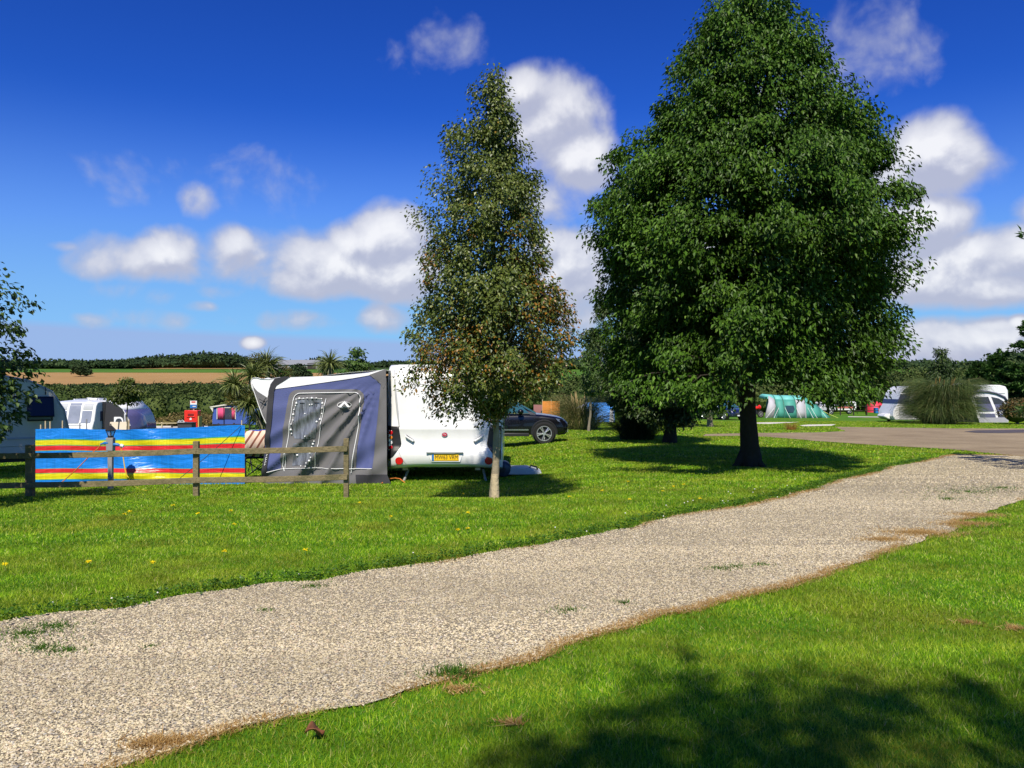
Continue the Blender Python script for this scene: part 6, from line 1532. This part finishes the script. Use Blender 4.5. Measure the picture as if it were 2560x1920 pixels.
def bush(name, label, px, Y, blobs, n, leaf, m, seed):
    x = XP(px, Y); t_ = thing(name, label, 'bush', (x, Y, gz(x, Y)))
    leafmass('foliage', blobs, n, leaf, m, seed, t_)
    obj('stem', MB().tube([(0, 0, -.1), (.05, 0, .5), (0, .05, .9)], [.06, .05, .03], 6).tube([(0, 0, -.1), (-.2, .1, .5), (-.4, 0, .8)], [.05, .04, .02], 6), M_BARKG, t_)
    return t_
M_RUST = leafmat('leaf_rusty', [(0, (.035, .045, .01)), (.4, (.075, .085, .02)), (.75, (.14, .10, .03)), (1, (.24, .12, .04))], .5, .35, .2)
bush('garden_bush', 'rounded rust tinged bush beside the right porch awning', 2545, 51.5, [(-.1, 0, .75, 1.05, .9, .85), (.9, .2, .8, 1.0, .9, .85), (.35, .1, 1.1, .8, .7, .6)], 5200, .10, M_RUST, 51)

# conifers at the right edge
def conifer(label, px, Y, w_px, top_py, seed, tiers, m):
    x = XP(px, Y); z0 = gz(x, Y); rg = np.random.default_rng(seed); t_ = thing('conifer', label, 'tree', (x, Y, z0))
    H = ZP(top_py, Y) - z0; W_ = w_px * Y / F
    parts = []
    for k in range(tiers):
        h = rg.uniform(.08, 1) ; a_ = rg.uniform(0, 2 * PI); L = W_ * (1 - h) ** .75 * rg.uniform(.75, 1.15) + .3
        n = 170; s_ = rg.uniform(.12, 1, n) ** .7
        base = np.stack([np.cos(a_) * L * s_, np.sin(a_) * L * s_, h * H + s_ ** 2 * .5 - .25 * s_ + rg.normal(0, .06, n)], -1)
        base[:, :2] += rg.normal(0, .1, (n, 2)) * (1.2 - s_)[:, None] * L * .9
        d = np.stack([np.full(n, np.cos(a_)), np.full(n, np.sin(a_)), np.full(n, .25)], -1) + rg.normal(0, .45, (n, 3))
        parts.append(leaves(base, d, np.array([0, 0, 1.]) + rg.normal(0, .35, (n, 3)), rg.uniform(.2, .5, n), .42))
    v, f = join(parts); npobj('crown', v, f, m, t_)
    obj('trunk', MB().tube([(0, 0, -.2), (0, 0, H * .5), (0, 0, H * .97)], [W_ * .1, W_ * .06, .02], 9), M_BARK, t_)
M_CON = leafmat('conifer_needle', [(0, (.024, .06, .014)), (.6, (.055, .125, .024)), (1, (.10, .19, .04))], .6, .25, .15)
conifer('tall spreading conifer at the right edge behind the right caravan', 2600, 76, 105, 770, 61, 150, M_CON)
conifer('lower conifer beside the right edge, left of the tallest one', 2500, 80, 62, 878, 62, 90, M_CON)
conifer('low broad conifer behind the right end of the long white caravan', 2445, 84, 50, 915, 63, 80, M_CON)
conifer('dark conifer cut by the right edge above the rusty bush', 2660, 70, 90, 850, 64, 90, M_CON)
x = XP(2352, 92); z0 = gz(x, 92)
tree('small_tree', 'loose airy tree rising above the biggest pampas grass', 'tree', (x, 92, z0), bp_([(1010, 2300, 2400), (960, 2305, 2405), (930, 2318, 2392), (900, 2325, 2375), (880, 2335, 2370), (866, 2346, 2358)], 2352, 92, z0), (.16, 7.6), 120, 5200, .30, .62, L_SHADE, M_BARK, 66, nlimb=30, rough=.4)
# one branch end of a conifer that pokes in at the right edge
x, y = 9.95, 15.6; t = thing('conifer', 'bristly conifer just outside the right edge poking one twig into view', 'tree', (x + 1.2, y, gz(x + 1.2, y)))
parts = []
rg = np.random.default_rng(71)
for k in range(46):
    h = rg.uniform(.5, 6.5); a_ = rg.uniform(0, 2 * PI) if k else PI; h = 4.5 if k == 0 else h; L = (1.22 if k == 0 else min(1.05, 1.15 * (1 - h / 7.5) + .1)); n = 120
    s_ = rg.uniform(.15, 1, n); b_ = np.stack([np.cos(a_) * L * s_, np.sin(a_) * L * s_, h + .12 * s_ + rg.normal(0, .05, n)], -1)
    parts.append(leaves(b_, np.stack([np.full(n, np.cos(a_)), np.full(n, np.sin(a_)), np.full(n, .5)], -1) + rg.normal(0, .5, (n, 3)), rg.normal(0, .5, (n, 3)) + np.array([0, 0, 1.]), rg.uniform(.08, .2, n), .18))
v, f = join(parts); npobj('crown', v, f, M_CON, t); obj('trunk', MB().tube([(0, 0, -.2), (0, 0, 3.5), (0, 0, 7)], [.12, .08, .02], 8), M_BARK, t)

# ------------------------------------------------------------------ hedges, scrub and woods that read as masses
L_HEDGE = leafmat('leaf_hedge', [(0, (.022, .04, .009)), (.5, (.05, .08, .015)), (1, (.11, .14, .034))], .7, .2, .15, pscale=.2)
L_HEDGE2 = leafmat('leaf_hedge_right', [(0, (.022, .042, .009)), (.5, (.05, .078, .015)), (1, (.095, .12, .03))], .7, .2, .12, pscale=.12)
L_WOOD = leafmat('leaf_far_wood', [(0, (.016, .034, .012)), (.5, (.028, .052, .017)), (1, (.05, .078, .026))], .8, .15, .05, pscale=.02)
rg = np.random.default_rng(81)
def mass(name, x0, x1, Y, dY, tops, n_b, r, n, leaf, m, seed):
    """tops: (px, py) outline of the top of the mass as it stands at distance Y"""
    rg = np.random.default_rng(seed); B = []
    for k in range(n_b):
        x = rg.uniform(x0, x1); y = Y + rg.uniform(-dY, dY); rr_k = r * rg.uniform(.6, 1.4)
        px = CX + x / y * F; z1 = EYE - (np.interp(px, [p[0] for p in tops], [p[1] for p in tops]) - HY) * Y / F
        g_ = gz(x, y); h = max((z1 - g_) * rg.uniform(.68, .98), rr_k * .5)
        B.append((x, y, g_ + h * .42, rr_k * 1.25, rr_k * 1.1, h * .58))
    o_ = leafmass(name, B, n, leaf, m, seed); o_['kind'] = 'stuff'
    return o_
mass('hedge', XP(80, 84), XP(640, 84), 84, 5, [(0, 960), (150, 957), (230, 960), (330, 962), (420, 951), (520, 953), (620, 962), (700, 975)], 70, 2.0, 52000, .24, L_HEDGE, 82)
mass('hedge', XP(600, 96), XP(1350, 96), 96, 5, [(600, 955), (700, 950), (800, 945), (900, 948), (1000, 945), (1350, 940)], 36, 2.4, 18000, .34, L_HEDGE, 83)
mass('hedge', XP(1330, 95), XP(2060, 95), 95, 6, [(1330, 930), (1400, 920), (1600, 930), (1900, 950), (2000, 935), (2060, 930)], 44, 2.6, 26000, .34, L_HEDGE2, 84)
mass('hedge', XP(2040, 104), XP(2520, 104), 104, 7, [(2040, 917), (2100, 920), (2150, 909), (2230, 914), (2300, 918), (2400, 914), (2520, 892)], 60, 2.8, 46000, .32, L_HEDGE2, 85)
mass('bramble_bank', XP(380, 72), XP(545, 72), 76, 2, [(380, 1035), (480, 1030), (550, 1028)], 14, .9, 5000, .2, leafmat('bramble', [(0, (.06, .06, .015)), (.5, (.12, .10, .03)), (1, (.22, .16, .06))], .7, .2, .15), 86)
mass('field_hedge', XP(60, 222), XP(640, 222), 222, 2, [(60, 966), (640, 960)], 90, 1.3, 9000, .5, L_WOOD, 87)
mass('wood', XP(-120, 425), XP(420, 425), 425, 18, [(-120, 890), (60, 905), (110, 900), (125, 897), (150, 897), (165, 908), (240, 910), (300, 904), (340, 897), (420, 892)], 95, 6, 18000, 1.3, L_WOOD, 88)
mass('wood', XP(300, 440), XP(620, 440), 440, 18, [(300, 903), (400, 888), (480, 883), (540, 884), (600, 885), (612, 894), (625, 908)], 95, 6.5, 18000, 1.3, L_WOOD, 89)
mass('wood', XP(610, 470), XP(1400, 470), 470, 14, [(610, 912), (690, 906), (720, 900), (760, 908), (790, 894), (815, 898), (840, 906), (900, 908), (1000, 905), (1400, 900)], 60, 6, 9000, 1.5, L_WOOD, 90)
mass('wood', XP(1350, 400), XP(2330, 400), 400, 16, [(1350, 905), (1900, 905), (2140, 925), (2230, 922), (2280, 920), (2300, 912), (2330, 920)], 60, 8, 12000, 1.5, L_WOOD, 91)
mass('wood', XP(2380, 300), XP(2900, 300), 300, 20, [(2380, 925), (2420, 910), (2480, 890), (2560, 870), (2900, 840)], 60, 8, 14000, 1.3, L_WOOD, 92)
for (px, Y, r_, lab) in ((201, 300, 3.0, 'lone dark bush in the middle of the brown stubble field'), (745, 262, 3.4, 'round dark bush in the green pasture left of the barns'), (635, 345, 3.0, 'dark bush at the end of the far green field')):
    bush('field_bush', lab, px, Y, [(0, 0, r_ * .75, r_, r_, r_ * .8), (r_ * .7, 0, r_ * .5, r_ * .7, r_ * .7, r_ * .55)], 900, .8, L_WOOD, px)
for (px, Y, w_, lab) in ((712, 400, 30, 'long low grey barn on the far green hill'), (762, 392, 24, 'grey gabled barn on the far hill, nearest the round trees'), (484, 440, 3, 'tiny pale farmhouse among the far trees')):
    x = XP(px, Y); t = thing('barn', lab, 'barn', (x, Y, gz(x, Y)))
    hh_ = 2.4 if w_ > 10 else 2.0
    obj('wall', MB().box((0, 0, hh_ / 2), (w_, 12, hh_)), mat('barn_wall', (.30, .28, .26), .9), t)
    obj('roof', MB().prism([(-6.6, hh_ - .3), (0, hh_ + 2.2), (6.6, hh_ - .3), (6.3, hh_ - .5), (0, hh_ + 1.9), (-6.3, hh_ - .5)], -w_ / 2 - .5, w_ / 2 + .5, 'x'), mat('barn_roof', (.22, .23, .25), .8), t)
    obj('door', MB().box((w_ * .2, -6.02, 1.4), (min(4, w_ * .3), .1, 2.8)), M_DWOOD, t)
x = XP(2455, 330); t = thing('barn', 'tiny white building on the far right skyline', 'building', (x, 330, gz(x, 330) + 0))
zt4 = ZP(914, 330) - gz(x, 330); obj('wall', MB().box((0, 0, zt4 / 2 - .5), (8, 6, zt4 - 1)), M_WHITE, t); obj('roof', MB().prism([(-3.4, zt4 - 1.1), (0, zt4 + .6), (3.4, zt4 - 1.1)], -4.2, 4.2, 'x'), mat('pale_roof', (.6, .6, .62), .7), t)

# ------------------------------------------------------------------ dandelions, dead leaf
M_DAND = mat('dandelion', (.88, .70, .01), .7, .2, var=.1, scale=60); M_STALK = mat('stalk', (.10, .20, .03), .7)
def dandelion(px, py, k):
    x, y = gp(px, py); z = gz(x, y)
    t_ = thing('dandelion', 'yellow dandelion flower open in the short lawn', 'flower', (x, y, z), random.uniform(0, 6), 'dandelions scattered over the lawn')
    h_ = .055; t_.scale = (1.2, 1.2, 1.1)
    v, f = arcs(46, np.random.default_rng(k), .004, .024, (.55, .35), .007, .5, 2)
    npobj('flower_head', v + np.array([0, 0, h_]), f, M_DAND, t_)
    obj('stalk', MB().tube([(0, 0, 0), (.004, 0, h_ * .6), (0, 0, h_ + .004)], .0025, 5), M_STALK, t_)
for k, p in enumerate(((222, 1422), (382, 1423), (561, 1394), (764, 1391), (577, 1289), (586, 1324), (325, 1291), (312, 1297), (433, 1275), (978, 1304), (1145, 1338), (1170, 1294), (1242, 1240), (1158, 1243), (1657, 1238), (1505, 1237), (1574, 1259), (1169, 1335),
                     (1750, 1257), (1709, 1220), (1684, 1226), (1423, 1252), (1570, 1213), (495, 1296), (14, 1428), (900, 1268))): dandelion(p[0], p[1], k)
x, y = gp(781, 1852); t = MB().grid([[(-.05 + .1 * i / 6, -.035 * math.sin(PI * i / 6) * (1 - 2 * j / 4), .035 + .02 * math.sin(i * .9) + .012 * abs(j - 2)) for i in range(7)] for j in range(5)])
o = obj('dead_leaf', t, mat('dead_leaf_brown', (.20, .075, .03), .7, var=.3, scale=40), None, 60, solid=.002); o.location = (x, y, gz(x, y) + .005); o.rotation_euler = (.3, .2, .7)
tag(o, 'curled brown dead leaf lying on the near grass', 'leaf')
